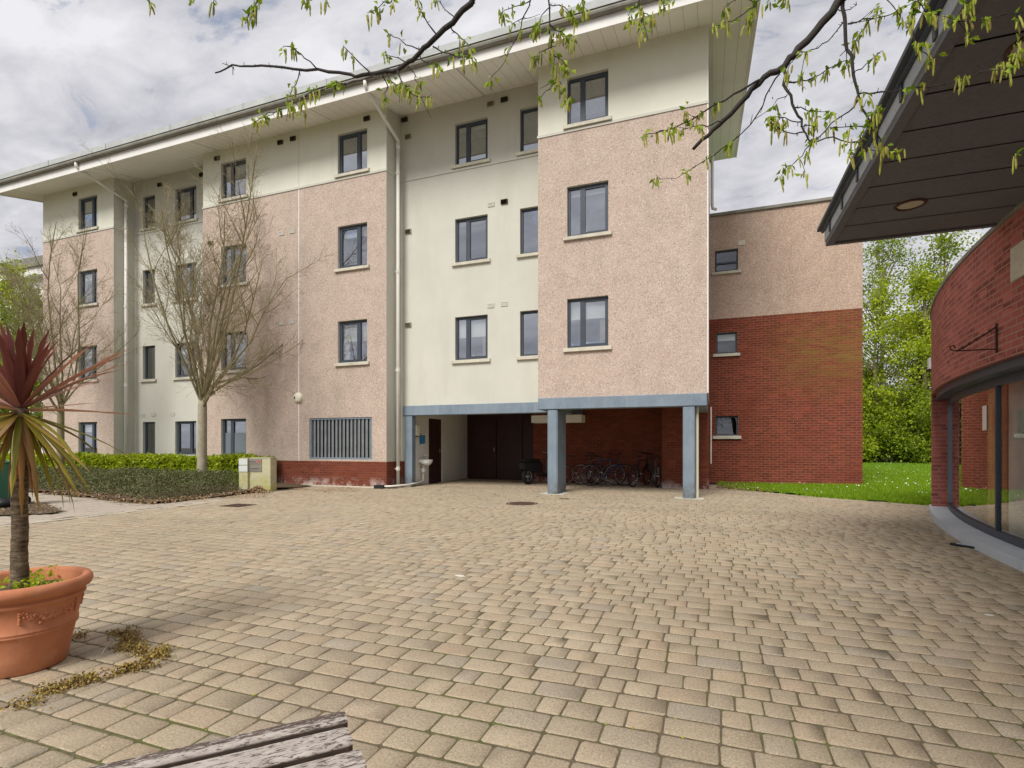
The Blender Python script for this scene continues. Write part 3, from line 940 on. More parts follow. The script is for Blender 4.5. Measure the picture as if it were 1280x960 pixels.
def window(parent, x0, x1, z0, z1, y, style, blind, rev=0.085, sill=True, frosted=False, fm=None, fw=0.06, gm=None):
    """frame (part) > pane, sill, reveal, blind"""
    fm = fm or m_frame
    yf = y + rev
    f = MB()
    f.box(x0, x0 + fw, yf, yf + 0.06, z0, z1).box(x1 - fw, x1, yf, yf + 0.06, z0, z1)
    f.box(x0 + fw, x1 - fw, yf, yf + 0.06, z0, z0 + fw).box(x0 + fw, x1 - fw, yf, yf + 0.06, z1 - fw, z1)
    W_ = x1 - x0
    spans = [(x0 + fw, x1 - fw)]
    mx = None
    if style == 'wide_left':
        mx = x0 + W_ * 0.68
    elif style == 'narrow_left':
        mx = x0 + W_ * 0.35
    if mx:
        f.box(mx - 0.045, mx + 0.045, yf - 0.006, yf + 0.066, z0 + fw, z1 - fw)
        # opening sash of the wider light stands a little proud
        a, b = (x0 + fw, mx - 0.045) if style == 'wide_left' else (mx + 0.045, x1 - fw)
        for (p, q, r, s_) in ((a, a + .035, z0 + fw, z1 - fw), (b - .035, b, z0 + fw, z1 - fw), (a + .035, b - .035, z0 + fw, z0 + fw + .035), (a + .035, b - .035, z1 - fw - .035, z1 - fw)):
            f.box(p, q, yf - 0.004, yf + 0.05, r, s_)
    if style == 'top_hung':
        f.box(x0 + fw, x1 - fw, yf - 0.02, yf + 0.05, z0 + (z1 - z0) * 0.36, z0 + (z1 - z0) * 0.44)
    fo = f.build('window', fm, parent)
    MB().quad((x0 + fw, yf + 0.03, z0 + fw), (x1 - fw, yf + 0.03, z0 + fw), (x1 - fw, yf + 0.03, z1 - fw), (x0 + fw, yf + 0.03, z1 - fw)).build('pane', gm or m_glass, fo)
    r = MB()
    e = 0.004
    r.quad((x0, y - e, z0), (x0, y - e, z1), (x0, yf + .06, z1), (x0, yf + .06, z0)).quad((x1, y - e, z0), (x1, yf + .06, z0), (x1, yf + .06, z1), (x1, y - e, z1))
    r.quad((x0, y - e, z1), (x1, y - e, z1), (x1, yf + .06, z1), (x0, yf + .06, z1)).quad((x0, y - e, z0), (x0, yf + .06, z0), (x1, yf + .06, z0), (x1, y - e, z0))
    r.build('reveal', m_cream if y < 15 else m_sill, fo)
    if sill:
        MB().add([(x0 - .09, y - .07, z0 - .10), (x1 + .09, y - .07, z0 - .10), (x1 + .09, y + .01, z0 - .10), (x0 - .09, y + .01, z0 - .10),
                  (x0 - .09, y - .07, z0 - .02), (x1 + .09, y - .07, z0 - .02), (x1 + .09, y + .01, z0 + .002), (x0 - .09, y + .01, z0 + .002)],
                 [(0, 3, 2, 1), (4, 5, 6, 7), (0, 1, 5, 4), (1, 2, 6, 5), (2, 3, 7, 6), (3, 0, 4, 7)]).box(x0, x1, y + .01, yf, z0 - .05, z0 + .004).build('sill', m_sill, fo)
    if blind > 0:
        zb = z1 - (z1 - z0) * blind
        MB().box(x0 + .02, x1 - .02, yf + .10, yf + .104, zb, z1).tube([(x0 + .02, yf + .10, zb), (x1 - .02, yf + .10, zb)], .012, 6).build('blind', m_blind, fo)
    hsh = int(abs(x0 * 37 + z0 * 91)) % 5
    if hsh in (1, 3) and z0 > 1 and W_ > .9:
        cu = MB()
        side = x0 + .03 if hsh == 1 else x1 - .25
        for k in range(7):
            a = side + k * .032
            cu.quad((a, yf + .13 + .02 * (k % 2), z0 + .02), (a + .032, yf + .13 + .02 * ((k + 1) % 2), z0 + .02), (a + .032, yf + .13 + .02 * ((k + 1) % 2), z1), (a, yf + .13 + .02 * (k % 2), z1))
        cu.build('curtain', m_curt[hsh // 2], fo)
    if hsh in (0, 3, 4) and z0 > 1 and W_ > .9:
        ob = MB()
        for k in (1,):
            a = x0 + .25 + .2 * k
            ob.lathe([(.03, 0), (.035, .05 + .03 * k), (.015, .12 + .02 * k), (.001, .12 + .02 * k)], (a, yf + .20, z0 + .05), 8)
        ob.build('vase', m_curt[0], fo)
    if frosted:
        MB().quad((x0 + fw, yf + .026, z0 + fw), (x1 - fw, yf + .026, z0 + fw), (x1 - fw, yf + .026, z0 + (z1 - z0) * .62), (x0 + fw, yf + .026, z0 + (z1 - z0) * .62)).build('frosted_film', m_film, fo)
    return fo
m_film = M('frosted_film', (0.16, 0.19, 0.21), 0.35)
m_curt = [mottled('white_curtain', (.70, .70, .68), .1, 3), mottled('tan_curtain', (.42, .33, .24), .15, 3)]
for w in WINS:
    window(B, *w, sill=(w[2] > 1), frosted=(w[0] == -15.14 and w[2] < 1))

# louvred plant-room opening
lv = MB()
x0, x1, z0, z1 = -11.52, -9.26, 0.82, 2.06
lv.box(x0, x0 + .05, FY + .02, FY + .12, z0, z1).box(x1 - .05, x1, FY + .02, FY + .12, z0, z1)
lv.box(x0 + .05, x1 - .05, FY + .02, FY + .12, z0, z0 + .05).box(x0 + .05, x1 - .05, FY + .02, FY + .12, z1 - .05, z1)
fr_ = lv.build('louvre_frame', m_steel, B)
sl_ = MB()
nx = 16
for i in range(nx):
    xa = x0 + .05 + (x1 - x0 - .1) * i / nx
    wd = (x1 - x0 - .1) / nx
    sl_.quad((xa + wd * .05, FY + .10, z0 + .05), (xa + wd * .70, FY + .035, z0 + .05), (xa + wd * .70, FY + .035, z1 - .05), (xa + wd * .05, FY + .10, z1 - .05))
    sl_.quad((xa + wd * .70, FY + .035, z0 + .05), (xa + wd * 1.0, FY + .05, z0 + .05), (xa + wd * 1.0, FY + .05, z1 - .05), (xa + wd * .70, FY + .035, z1 - .05))
sl_.build('louvre_slats', m_louvre, fr_)
MB().box(x0, x1, FY + .13, FY + .15, z0, z1).build('louvre_backing', m_blackp, fr_)

# roof, soffit, fascia, gutter
SL = 0.225
def sz(y):
    return 10.72 + SL * (y - 12.1)
XL, XR = -25.3, 0.95
MB().quad((XL, 12.1, sz(12.1)), (XR, 12.1, sz(12.1)), (XR, 24.9, sz(24.9)), (XL, 24.9, sz(24.9))).build('soffit', m_soffit, B)
def slope_box(x0, x1, y0, y1, a, b):
    zz = lambda y: SL * (y - 12.1)
    return MB().add([(x0, y0, a + zz(y0)), (x1, y0, a + zz(y0)), (x1, y1, a + zz(y1)), (x0, y1, a + zz(y1)), (x0, y0, b + zz(y0)), (x1, y0, b + zz(y0)), (x1, y1, b + zz(y1)), (x0, y1, b + zz(y1))],
                    [(0, 3, 2, 1), (4, 5, 6, 7), (0, 1, 5, 4), (1, 2, 6, 5), (2, 3, 7, 6), (3, 0, 4, 7)])
MB().box(XL, XR, 12.065, 12.097, 10.69, 10.96).build('fascia', m_fascia, B)
slope_box(XR - 0.002, XR + 0.03, 12.1, 24.9, 10.69, 10.96).build('verge_board', m_fascia, B)
slope_box(XL - 0.03, XL + 0.002, 12.1, 24.9, 10.69, 10.96).build('verge_board', m_fascia, B)
gt = MB()
gt.tube([(XL, 12.0, 11.01), (XR, 12.0, 11.01)], 0.072, 10)
gt.box(XL, XR, 12.05, 12.097, 10.962, 11.10)
gt.build('gutter', m_gutter, B)
rf = MB()
slope_box(XL - .06, XR + .06, 12.0, 24.9, 11.13, 11.30)
rb = slope_box(XL - .06, XR + .06, 11.93, 24.9, 11.12, 11.29)
x = XL
while x < XR:
    rb.v += []
    x += 3
rb.build('roof', m_roof, B)
sm = MB()
for i in range(9):
    x = XL + 0.4 + i * 3.0
    sm.box(x, x + 0.03, 11.915, 11.93, 11.07, 11.262)
sm.build('roof_seams', m_roof, B)
# soffit moss line / joint battens
sb_ = MB()
for i in range(6):
    x = -24.45 + i * 4.6
    sb_.quad((x, 12.11, sz(12.11) - .002), (x + .02, 12.11, sz(12.11) - .002), (x + .02, 13.9, sz(13.9) - .002), (x, 13.9, sz(13.9) - .002))
sb_.build('soffit_joints', m_gutter, B)

# downpipes with swan necks
def downpipe(top, el, bot, sidex):
    m = MB()
    m.tube([top, (top[0], top[1], top[2] - .12), (top[0] + (el[0] - top[0]) * .08, top[1] + (el[1] - top[1]) * .08, top[2] - .2), (el[0], el[1], el[2] + .05), (el[0], el[1], el[2] - .1)], 0.052, 10)
    m.tube([(el[0], el[1], el[2] - .1), (el[0], el[1], bot)], 0.052, 10)
    z = 9.2
    m.tube([(el[0], el[1], el[2] - .06), (el[0], el[1], el[2] - .22)], .064, 10)
    p = m.build('downpipe', m_pipe, B, smooth=True)
    c = MB()
    while z > 0.4:
        c.tube([(el[0], el[1], z), (el[0], el[1], z + .10)], .063, 10)
        c.box(sidex, el[0], el[1] - .015, el[1] + .015, z + .03, z + .06)
        z -= 2.9
    c.build('pipe_collars', m_pipe, p)
downpipe((-20.50, 12.0, 10.95), (-20.24, 13.50, 10.20), 0.05, -20.37)
downpipe((-8.67, 12.0, 10.95), (-8.66, 13.58, 10.15), 0.0, -8.77)

# wall vents
def vent(x, y, z, mat, w=.20, h=.12, d=.05):
    if mat is m_sill:
        d = .02; mat = m_cream
    v = MB()
    v.box(x - w / 2, x + w / 2, y - .012, y + .01, z - h / 2, z + h / 2)
    for k in range(4):
        zz = z - h / 2 + h * (k + .5) / 4
        v.add([(x - w * .42, y - .012, zz + .010), (x + w * .42, y - .012, zz + .010), (x + w * .42, y - d, zz - .006), (x - w * .42, y - d, zz - .006)], [(0, 1, 2, 3)])
    v.box(x - w / 2, x - w / 2 + .012, y - d, y - .012, z - h / 2, z + h / 2).box(x + w / 2 - .012, x + w / 2, y - d, y - .012, z - h / 2, z + h / 2).box(x - w / 2, x + w / 2, y - d, y - .012, z + h / 2 - .01, z + h / 2)
    v.build('vent', mat, B)
for (x, y, z, mt) in ((-12.64, FY, 10.70, m_ventd), (-12.14, FY, 10.72, m_ventd), (-9.43, FY, 10.76, m_ventd), (-22.5, FY, 10.7, m_ventd), (-15.3, FY, 10.7, m_ventd),
                      (-12.60, FY, 7.85, m_sill), (-12.18, FY, 7.86, m_sill), (-12.6, FY, 5.05, m_sill), (-12.2, FY, 5.06, m_sill), (-15.6, FY, 7.95, m_vent),
                      (-5.83, RY, 10.83, m_vent), (-5.42, RY, 10.86, m_ventd), (-5.82, RY, 8.0, m_sill), (-5.42, RY, 8.02, m_ventd), (-5.83, RY, 5.16, m_sill), (-5.42, RY, 5.17, m_sill),
                      (-8.5, RY, 10.45, m_vent), (-8.5, RY, 7.62, m_vent), (-8.5, RY, 4.83, m_vent), (-8.62, RY, 10.98, m_ventd),
                      (-19.9, RY, 2.35, m_sill), (-19.35, RY, 2.36, m_sill), (-18.35, RY, 2.36, m_sill), (-16.9, RY, 10.8, m_ventd), (-19.0, RY, 10.8, m_ventd)):
    vent(x, y, z, mt)

# ---- undercroft: steel beams, columns, rear walls
MB().bbox(-4.17, -0.11, FY - .10, FY + .22, 2.15, 2.44, .012).build('edge_beam', m_steel, B)
MB().bbox(-8.66, -4.171, RY - .06, RY + .2, 2.12, 2.41, .012).build('edge_beam', m_steel, B)
MB().bbox(-0.38, -0.11, FY + .221, 16.0, 2.15, 2.43, .01).build('edge_beam', m_steel, B)
MB().bbox(-4.17, -3.9, FY + .221, 17.0, 2.15, 2.43, .01).build('edge_beam', m_steel, B)
MB().bbox(-3.93, -3.66, FY - .08, FY + .78, -.02, 2.149, .03).build('column', m_steel, B)
cc_ = MB().bbox(-0.64, -0.37, FY - .08, FY + .22, -.02, 2.149, .02).build('column', m_steel, B)
MB().tube([(-0.33, FY + .18, 0.0), (-0.33, FY + .18, 2.15)], .035, 8).build('column_pipe', m_creamp, cc_)
MB().bbox(-8.62, -8.36, RY - .03, RY + .18, -.02, 2.12, .01).build('column', m_steel, B)
for (x, y) in ((-3.8, FY + .3), (-0.5, FY)):
    MB().quad((x - .32, y - .28 - (.3 if x < -2 else 0), .0035), (x + .32, y - .28 - (.3 if x < -2 else 0), .0035), (x + .32, y + .3, .0035), (x - .32, y + .3, .0035)).build('column_footing', m_sill, B)
MB().box(-8.66, -4.21, RY + .01, 18.3, 2.42, 2.49).box(-4.21, -.1, FY + .01, 18.3, 2.441, 2.495).build('undercroft_ceiling', m_darkceil, B)
MB().box(-8.62, -8.50, RY + .18, 15.12, 0, 2.42).box(-8.62, -8.50, 15.12, 16.02, 2.10, 2.42).box(-8.62, -8.50, 16.02, 18.0, 0, 2.42).build('undercroft_wall', m_white, B)
dr = MB().box(-8.57, -8.53, 15.12, 16.02, 0.01, 2.10).build('door', m_door, B)
MB().tube([(-8.53, 15.9, 1.05), (-8.47, 15.9, 1.05), (-8.47, 15.8, 1.05)], .011, 6).box(-8.53, -8.522, 15.87, 15.93, .98, 1.12).build('handle', m_metal, dr)
MB().box(-8.80, -8.621, RY + .001, RY + .12, 0, .757).build('brick_plinth', m_brick, B)
MB().box(-8.80, -8.621, RY + .001, RY + .12, .758, 2.41).build('render_wall', m_cream, B)
MB().box(-5.6, -1.35, 17.0, 17.12, 0, 2.42).box(-1.35, -0.095, 16.03, 16.15, 0, 2.42).box(-1.36, -1.352, 16.03, 17.0, 0, 2.42).build('brick_rear_wall', m_brick, B)
MB().box(-5.6, -5.5, 17.12, 18.0, 0, 2.42).build('brick_rear_wall', m_brick, B)
MB().box(-8.5, -5.6, 18.0, 18.1, 0, 2.42).build('store_wall', m_door, B)
sd2 = MB()
for xa in (-8.3, -7.3):
    sd2.box(xa + .03, xa + .97, 17.95, 17.99, .03, 2.15)
d2 = sd2.build('store_doors', m_door, B)
MB().tube([(-7.4, 17.92, 1.0), (-7.4, 17.92, 1.15)], .012, 6).build('handle', m_metal, d2)
MB().box(-0.11, -0.085, 16.152, 18.6, 0, 2.42).build('brick_side_wall', m_brick, B)
MB().box(-5.15, -3.6, 15.45, 15.95, 1.92, 2.14).build('service_duct', m_white, B)

# waste pipe from the basin out to the gully
wp = MB()
wp.tube([(-8.42, 14.62, .34), (-8.42, 14.62, .12), (-8.40, 14.4, .10), (-8.32, 13.6, .08), (-8.55, 13.05, .07), (-8.9, 13.02, .06)], .028, 8)
wp.build('waste_pipe', m_pipe, B, smooth=True)
MB().box(-9.05, -8.75, 12.93, 13.12, 0.004, .10).build('gully', m_blackp, B)
MB().box(-12.8, -8.75, 13.08, 13.146, -.03, .035).build('kerb_fillet', m_sill, B)

# ================================================================ brick wing
WY = 18.6
Wg = thing('brick_wing', (2.0, 18.6, 0), 'lower flat roofed wing with beige pebbledash above algae stained red brick', 'building')
wh = [(0.09, 0.78, 6.86, 7.55), (0.12, 0.75, 4.20, 4.88), (0.11, 0.78, 1.54, 2.18)]
wall_y(MB(), WY, -0.1, 4.20, 0, 5.33, wh).build('brick_wall', m_brickw, Wg)
wall_x(MB(), 4.20, WY, 27, 0, 5.33).build('brick_wall', m_brickw, Wg)
wall_y(MB(), WY, -0.1, 4.205, 5.33, 8.66, wh).build('pebbledash_wall', m_beige, Wg)
wall_x(MB(), 4.205, WY, 27, 5.33, 8.66).build('pebbledash_wall', m_beige, Wg)
MB().box(-0.08, 4.1, 26.9, 27, 0, 8.66).box(0.0, 4.1, 19.6, 19.7, 0, 8.3).build('inner_walls', m_dark, Wg)
MB().box(-.08, 4.19, 18.62, 26.9, 8.4, 8.5).build('pale_bounce_roof', m_sill, Wg)  # unseen roof top, made pale to bounce light up to the gable soffit
MB().bbox(-0.08, 4.27, WY - .06, WY + .2, 8.661, 8.76, .01).bbox(4.0, 4.27, WY + .201, 27.1, 8.661, 8.76, .01).build('coping', m_gutter, Wg)
for k, (x0, x1, z0, z1) in enumerate(wh):
    window(Wg, x0, x1, z0, z1, WY, 'top_hung' if k == 0 else 'single', 0 if k != 1 else 0.35, rev=.07, fw=.05, gm=m_glassd)
v = MB().box(.78, .98, WY - .02, WY + .01, 7.63, 7.78)
v.build('vent', m_sill, Wg)
p = MB()
p.tube([(0.0, 18.42, 10.6), (0.0, 18.42, 9.0), (.02, 18.42, 8.86), (.14, 18.42, 8.82)], .05, 8)
p.build('downpipe', m_pipe, Wg, smooth=True)
p = MB()
p.tube([(-0.03, 16.6, 2.35), (-0.03, 16.6, 0.7)], .02, 8)
p.build('pipe', m_pipe, Wg)

# soap, towel dispensers, basin on the white undercroft wall
t = thing('wash_basin', (-8.30, 14.62, 0.6), 'white wash basin on the wall beside the maroon door', 'basin')
MB().lathe([(.02, .02), (.10, .02), (.17, .08), (.20, .17), (.205, .185), (.185, .185), (.15, .10), (.02, .07)], (-8.30, 14.62, .60), 20).box(-8.5, -8.36, 14.42, 14.82, .70, .80).build('bowl', m_cer, t, smooth=False)
MB().tube([(-8.42, 14.62, .80), (-8.42, 14.62, .90), (-8.36, 14.62, .93), (-8.30, 14.62, .90)], .012, 8).build('tap', m_metal, t)
MB().tube([(-8.40, 14.62, .62), (-8.40, 14.62, .36)], .03, 8).box(-8.46, -8.34, 14.56, 14.68, .40, .52).build('trap', m_cer, t)
t = thing('paper_towel_dispenser', (-8.5, 14.22, 1.5), 'cream paper towel dispenser on the white wall', 'dispenser')
MB().bbox(-8.5, -8.36, 14.10, 14.34, 1.52, 1.86, .02).build('cover', m_creamp, t)
MB().box(-8.47, -8.39, 14.13, 14.31, 1.49, 1.519).build('slot', m_blackp, t)
t = thing('soap_dispenser', (-8.5, 14.60, 1.2), 'blue soap dispenser above the wash basin', 'dispenser')
MB().bbox(-8.5, -8.38, 14.53, 14.70, 1.28, 1.55, .02).build('cover', m_bluep, t)
MB().bbox(-8.48, -8.40, 14.57, 14.66, 1.19, 1.278, .01).build('nozzle', m_cer, t)

# alarm bell box
t = thing('bell_box', (-11.9, 13.1, 2.7), 'round cream alarm bell box on the pink wall', 'alarm box')
bb = MB()
bb.xf = Matrix.Translation((-11.93, FY, 2.70)) @ Matrix.Rotation(pi / 2, 4, 'X')
bb.lathe([(.001, .10), (.07, .10), (.13, .085), (.155, .05), (.16, 0)], (0, 0, 0), 24)
bb.build('cover', m_creamp, t, smooth=True)
MB().box(-12.02, -11.98, FY - .112, FY - .098, 2.66, 2.74).build('sounder', m_iron, t)

# ================================================================ curved brick building with canopy
Cb = thing('curved_brick_building', (4.5, 6.0, 0), 'single storey red brick building with a curved glazed front and dark canopy', 'building')
WY0, WY1, WTOP, WHEAD = -5.0, 12.3, 3.618, 2.17
def arc(R, y0, y1, n):
    a0 = math.asin((y0 - WALLC[1]) / R); a1 = math.asin((y1 - WALLC[1]) / R)
    return [(WALLC[0] - R * cos(a0 + (a1 - a0) * i / n), WALLC[1] + R * sin(a0 + (a1 - a0) * i / n), R * (a0 + (a1 - a0) * i / n)) for i in range(n + 1)]
def arc_panel(R0, R1, y0, y1, z0, z1, n, name, mat, parent, ends=True, sheet=False):
    """curved slab between radii R0 (outer) and R1 (inner), with arc-length UVs"""
    A = arc(R0, y0, y1, n); Bp = arc(R1, y0, y1, n)
    vs = []; fs = []; uvs = []
    def q(a, b, c, d, ua, ub, va, vb):
        k = len(vs); vs.extend([a, b, c, d]); fs.append((k, k + 1, k + 2, k + 3))
        uvs.extend([(ua, va), (ub, va), (ub, vb), (ua, vb)])
    for i in range(n):
        a, b, c, d = A[i], A[i + 1], Bp[i], Bp[i + 1]
        q((b[0], b[1], z0), (a[0], a[1], z0), (a[0], a[1], z1), (b[0], b[1], z1), -b[2], -a[2], z0, z1)
        if sheet:
            continue
        q((c[0], c[1], z0), (d[0], d[1], z0), (d[0], d[1], z1), (c[0], c[1], z1), c[2], d[2], z0, z1)
        q((a[0], a[1], z1), (c[0], c[1], z1), (d[0], d[1], z1), (b[0], b[1], z1), a[2], b[2], 0, .1)
        q((a[0], a[1], z0), (b[0], b[1], z0), (d[0], d[1], z0), (c[0], c[1], z0), a[2], b[2], 0, .1)
    if ends:
        for i in (0, n):
            a, c = A[i], Bp[i]
            q((a[0], a[1], z0), (c[0], c[1], z0), (c[0], c[1], z1), (a[0], a[1], z1), 0, abs(R0 - R1), z0, z1)
    off = OFF[parent.name]
    me = bpy.data.meshes.new(name)
    me.from_pydata([(x - off[0], y - off[1], z - off[2]) for x, y, z in vs], [], fs)
    uv = me.uv_layers.new(name='UVMap')
    uv.data.foreach_set('uv', np.array(uvs, dtype=np.float32).ravel())
    me.materials.append(mat)
    o = bpy.data.objects.new(name, me)
    OFF[o.name] = off
    return _link(o, parent)
wl = arc_panel(20.0, 19.7, WY0, WY1, WHEAD, WTOP, 90, 'brick_wall', m_brickc, Cb)
arc_panel(20.0, 19.65, WY1 - 0.30, WY1, 0, WHEAD, 3, 'brick_pier', m_brickc, Cb)
arc_panel(20.02, 19.68, WY0, WY1 + .02, WTOP + .001, WTOP + .05, 60, 'coping', m_gutter, Cb)
arc_panel(19.93, 19.72, WY0, WY1 - .302, WHEAD - .10, WHEAD - .001, 60, 'head_trim', m_frame, Cb)
arc_panel(20.03, 19.68, WY0, WY1 + .03, -.02, .115, 80, 'plinth_kerb', mottled('pale_grey_kerb_paint', (0.56, 0.60, 0.64), 0.15, 3), Cb)
wf = arc_panel(19.76, 19.68, WY0, WY1 - .302, .116, .20, 80, 'window_frame', m_frame, Cb)
arc_panel(19.75, 19.69, WY0, WY1 - .302, WHEAD - .20, WHEAD - .101, 80, 'head_rail', m_frame, wf)
arc_panel(19.76, 19.68, WY1 - .46, WY1 - .303, .20, WHEAD - .20, 2, 'jamb', m_steel, wf)
arc_panel(19.725, 19.722, WY0, WY1 - .46, .20, WHEAD - .20, 70, 'pane', m_glassc, wf, ends=False, sheet=True)
for yy in (8.2, 4.6, 0.8):
    arc_panel(19.75, 19.69, yy, yy + .05, .20, WHEAD - .20, 1, 'mullion', m_frame, wf)
m_oak = mottled('oak_post', (0.50, 0.31, 0.11), 0.25, 6)
m_plaster = mottled('grey_plaster', (0.60, 0.60, 0.57), 0.1, 3)
arc_panel(19.62, 19.50, 8.72, 9.06, .02, WHEAD - .05, 1, 'timber_post', m_oak, Cb)
arc_panel(19.50, 19.40, 1.0, 8.66, .02, 2.5, 20, 'partition', m_plaster, Cb)
arc_panel(17.2, 17.1, 1.0, 12.1, 0, 3.5, 20, 'inner_wall', mottled('brown_plaster', (0.16, 0.11, 0.08), 0.2, 1), Cb)
MB().box(4.12, 6.5, 11.99, 12.1, 0, 3.5).build('end_wall', m_brickc, Cb)
fl = MB()
A = arc(19.68, WY0, 12.2, 30)
fl.prism([(a[0], a[1]) for a in A] + [(9, 12.2), (9, WY0)], -.03, .05)
fl.build('floor', mottled('tiled_floor', (0.30, 0.22, 0.15), 0.2, 2), Cb)
fl2 = MB()
A = arc(19.72, WY0, 12.25, 30)
fl2.prism([(a[0], a[1]) for a in A] + [(11, 12.25), (11, WY0)], 3.40, 3.50)
fl2.build('flat_roof', m_gutter, Cb)
MB().box(9, 9.1, WY0, 12.2, 0, 3.5).box(2.2, 9.1, WY0 - .1, WY0, 0, 3.5).build('rear_wall', m_brickc, Cb)
# white panel and small box on the curved wall
t = thing('wall_panel', (2.9, 6.3, 3.0), 'pale blank panel fixed high on the curved brick wall', 'sign')
arc_panel(20.03, 20.005, 5.9, 6.95, 2.92, 3.26, 4, 'board', m_sill, t)
t = thing('security_light', (3.75, 12.1, 2.75), 'small white light box on the far end of the curved wall', 'light')
MB().bbox(3.80, 3.89, 12.08, 12.2, 2.66, 2.88, .015).build('housing', m_cer, t)
MB().box(3.78, 3.85, 12.09, 12.19, 2.63, 2.659).build('sensor', m_blackp, t)
# hanging basket bracket
by = 7.35; bx = wallx(by) - .005
t = thing('basket_bracket', (bx, by, 2.3), 'empty black iron hanging basket bracket on the curved brick wall', 'bracket')
m_ = MB()
m_.box(bx - .012, bx, by - .015, by + .015, 2.26, 2.58)
m_.tube([(bx - .01, by, 2.54), (bx - .10, by, 2.47), (bx - .2, by, 2.40), (bx - .3, by, 2.33), (bx - .36, by, 2.30)], .009, 6)
m_.tube([(bx - .01, by, 2.30), (bx - .36, by, 2.30), (bx - .41, by, 2.315), (bx - .42, by, 2.35), (bx - .385, by, 2.365), (bx - .37, by, 2.33)], .008, 6)
for k in range(5):
    m_.torus((bx - .06 - k * .06, by, 2.505 - k * .043), .014, .004, 'y', 10, 5)
m_.build('arm', m_iron, t)

# canopy
CZ = 3.66
m_cansof = mottled('dark_canopy_boards', (0.15, 0.152, 0.172), 0.14, 1.2, fine=30, bump=0.2)
cn = MB()
y = 7.30
k = 0
while y > -4:
    y2 = y - 0.475
    cn.add([(1.36, y2 + .004, CZ), (9, y2 + .004, CZ), (9, y - .016, CZ), (1.36, y - .016, CZ), (1.36, y, CZ + .035), (9, y, CZ + .035), (9, y2, CZ + .012), (1.36, y2, CZ + .012)],
           [(0, 3, 2, 1), (3, 4, 5, 2)])
    y = y2
cs_ = cn.build('canopy_soffit', m_cansof, Cb)
MB().box(1.30, 9, -4.2, 7.34, CZ + .037, CZ + .05).build('soffit_backing', m_blackp, Cb)
MB().box(1.28, 1.36, -4.2, 7.36, CZ - .02, CZ + .036).box(1.36, 9, 7.30, 7.36, CZ - .02, CZ + .036).build('canopy_edge_strip', m_cansof, Cb)
MB().box(1.27, 9, 7.34, 7.365, CZ + .037, CZ + .19).box(1.27, 1.295, -4.2, 7.34, CZ + .037, CZ + .155).build('canopy_fascia', mottled('pale_blue_fascia', (0.42, 0.46, 0.50), 0.2, 3), Cb)
y = 7.0
while y > 0:
    MB().box(1.255, 1.269, y, y + .05, CZ + .04, CZ + .15).build('fascia_strap', m_frame, Cb)
    y -= 0.62
MB().box(1.20, 9, -4.2, 7.44, CZ + .19, CZ + .225).box(1.24, 1.266, -4.2, 7.40, CZ + .155, CZ + .19).build('canopy_flashing', m_frame, Cb)
for (x, y, r) in ((1.86, 6.42, .135), (1.84, 4.12, .16)):
    dl = MB().lathe([(r, .0), (r, -.012), (r * .86, -.018), (r * .80, .0)], (x, y, CZ), 28).build('downlight', m_iron, Cb)
    MB().lathe([(r * .80, -.004), (.001, -.010)], (x, y, CZ), 28).build('lens', mottled('lens', (0.50, 0.47, 0.38), 0.1, 3), dl)

# things seen in the shopfront
t = thing('paper_notice', (wallx(8.7, 19.73), 8.7, 1.4), 'white paper notice stuck inside the curved window', 'notice')
arc_panel(19.735, 19.732, 8.62, 8.80, 1.44, 1.76, 1, 'sheet', m_cer, t, ends=False)
t = thing('hanging_ornament', (3.3, 7.75, 1.4), 'small green and blue bird ornament hanging in the curved window', 'ornament')
ox, oy = wallx(7.75, 19.62), 7.75
o_ = MB().add([(ox, oy, 1.36), (ox, oy + .06, 1.39), (ox, oy + .01, 1.40), (ox, oy - .04, 1.37)], [(0, 1, 2, 3)]).tube([(ox, oy, 1.38), (ox, oy - .25, 1.41)], .003, 4)
o_.build('green_wing', M('green_paint', (0.05, 0.28, 0.10), 0.5), t)
MB().add([(ox, oy - .07, 1.34), (ox, oy - .04, 1.37), (ox, oy - .10, 1.375)], [(0, 1, 2)]).build('blue_wing', M('blue_paint', (0.05, 0.06, 0.45), 0.5), t)

# ================================================================ hedge and ground cover
t = thing('laurel_hedge', (-19, 12.5, 0), 'bright green laurel hedge clipped low along the foot of the building', 'hedge')
def hedge_pts(n, x0, x1, y0, y1, z1, rng):
    # mostly on the front and top skin of the hedge
    f = rng.uniform(size=n)
    x = rng.uniform(x0, x1, n)
    bump_ = 0.06 * np.sin(x * 1.7) + 0.05 * np.sin(x * 4.1 + 1)
    y = np.where(f < 0.5, y0 + np.abs(rng.normal(0, 0.07, n)) - bump_, rng.uniform(y0, y1, n))
    z = np.where(f < 0.5, rng.uniform(0.08, z1, n), z1 - np.abs(rng.normal(0, 0.06, n)) + bump_ * 0.6)
    return np.stack([x, y, z], 1)
C = hedge_pts(36000, -27, -12.62, 12.1, 12.95, 0.84, RNG)
V, F = leaves(C, 0.13, 0.062, droop=-0.2, up=0.6)
mesh_np('foliage', V, F, m_laurel, t)
hb = MB()
hb.box(-27, -12.9, 12.3, 12.85, 0, .64)
hb.build('inner_growth', m_mid, t)

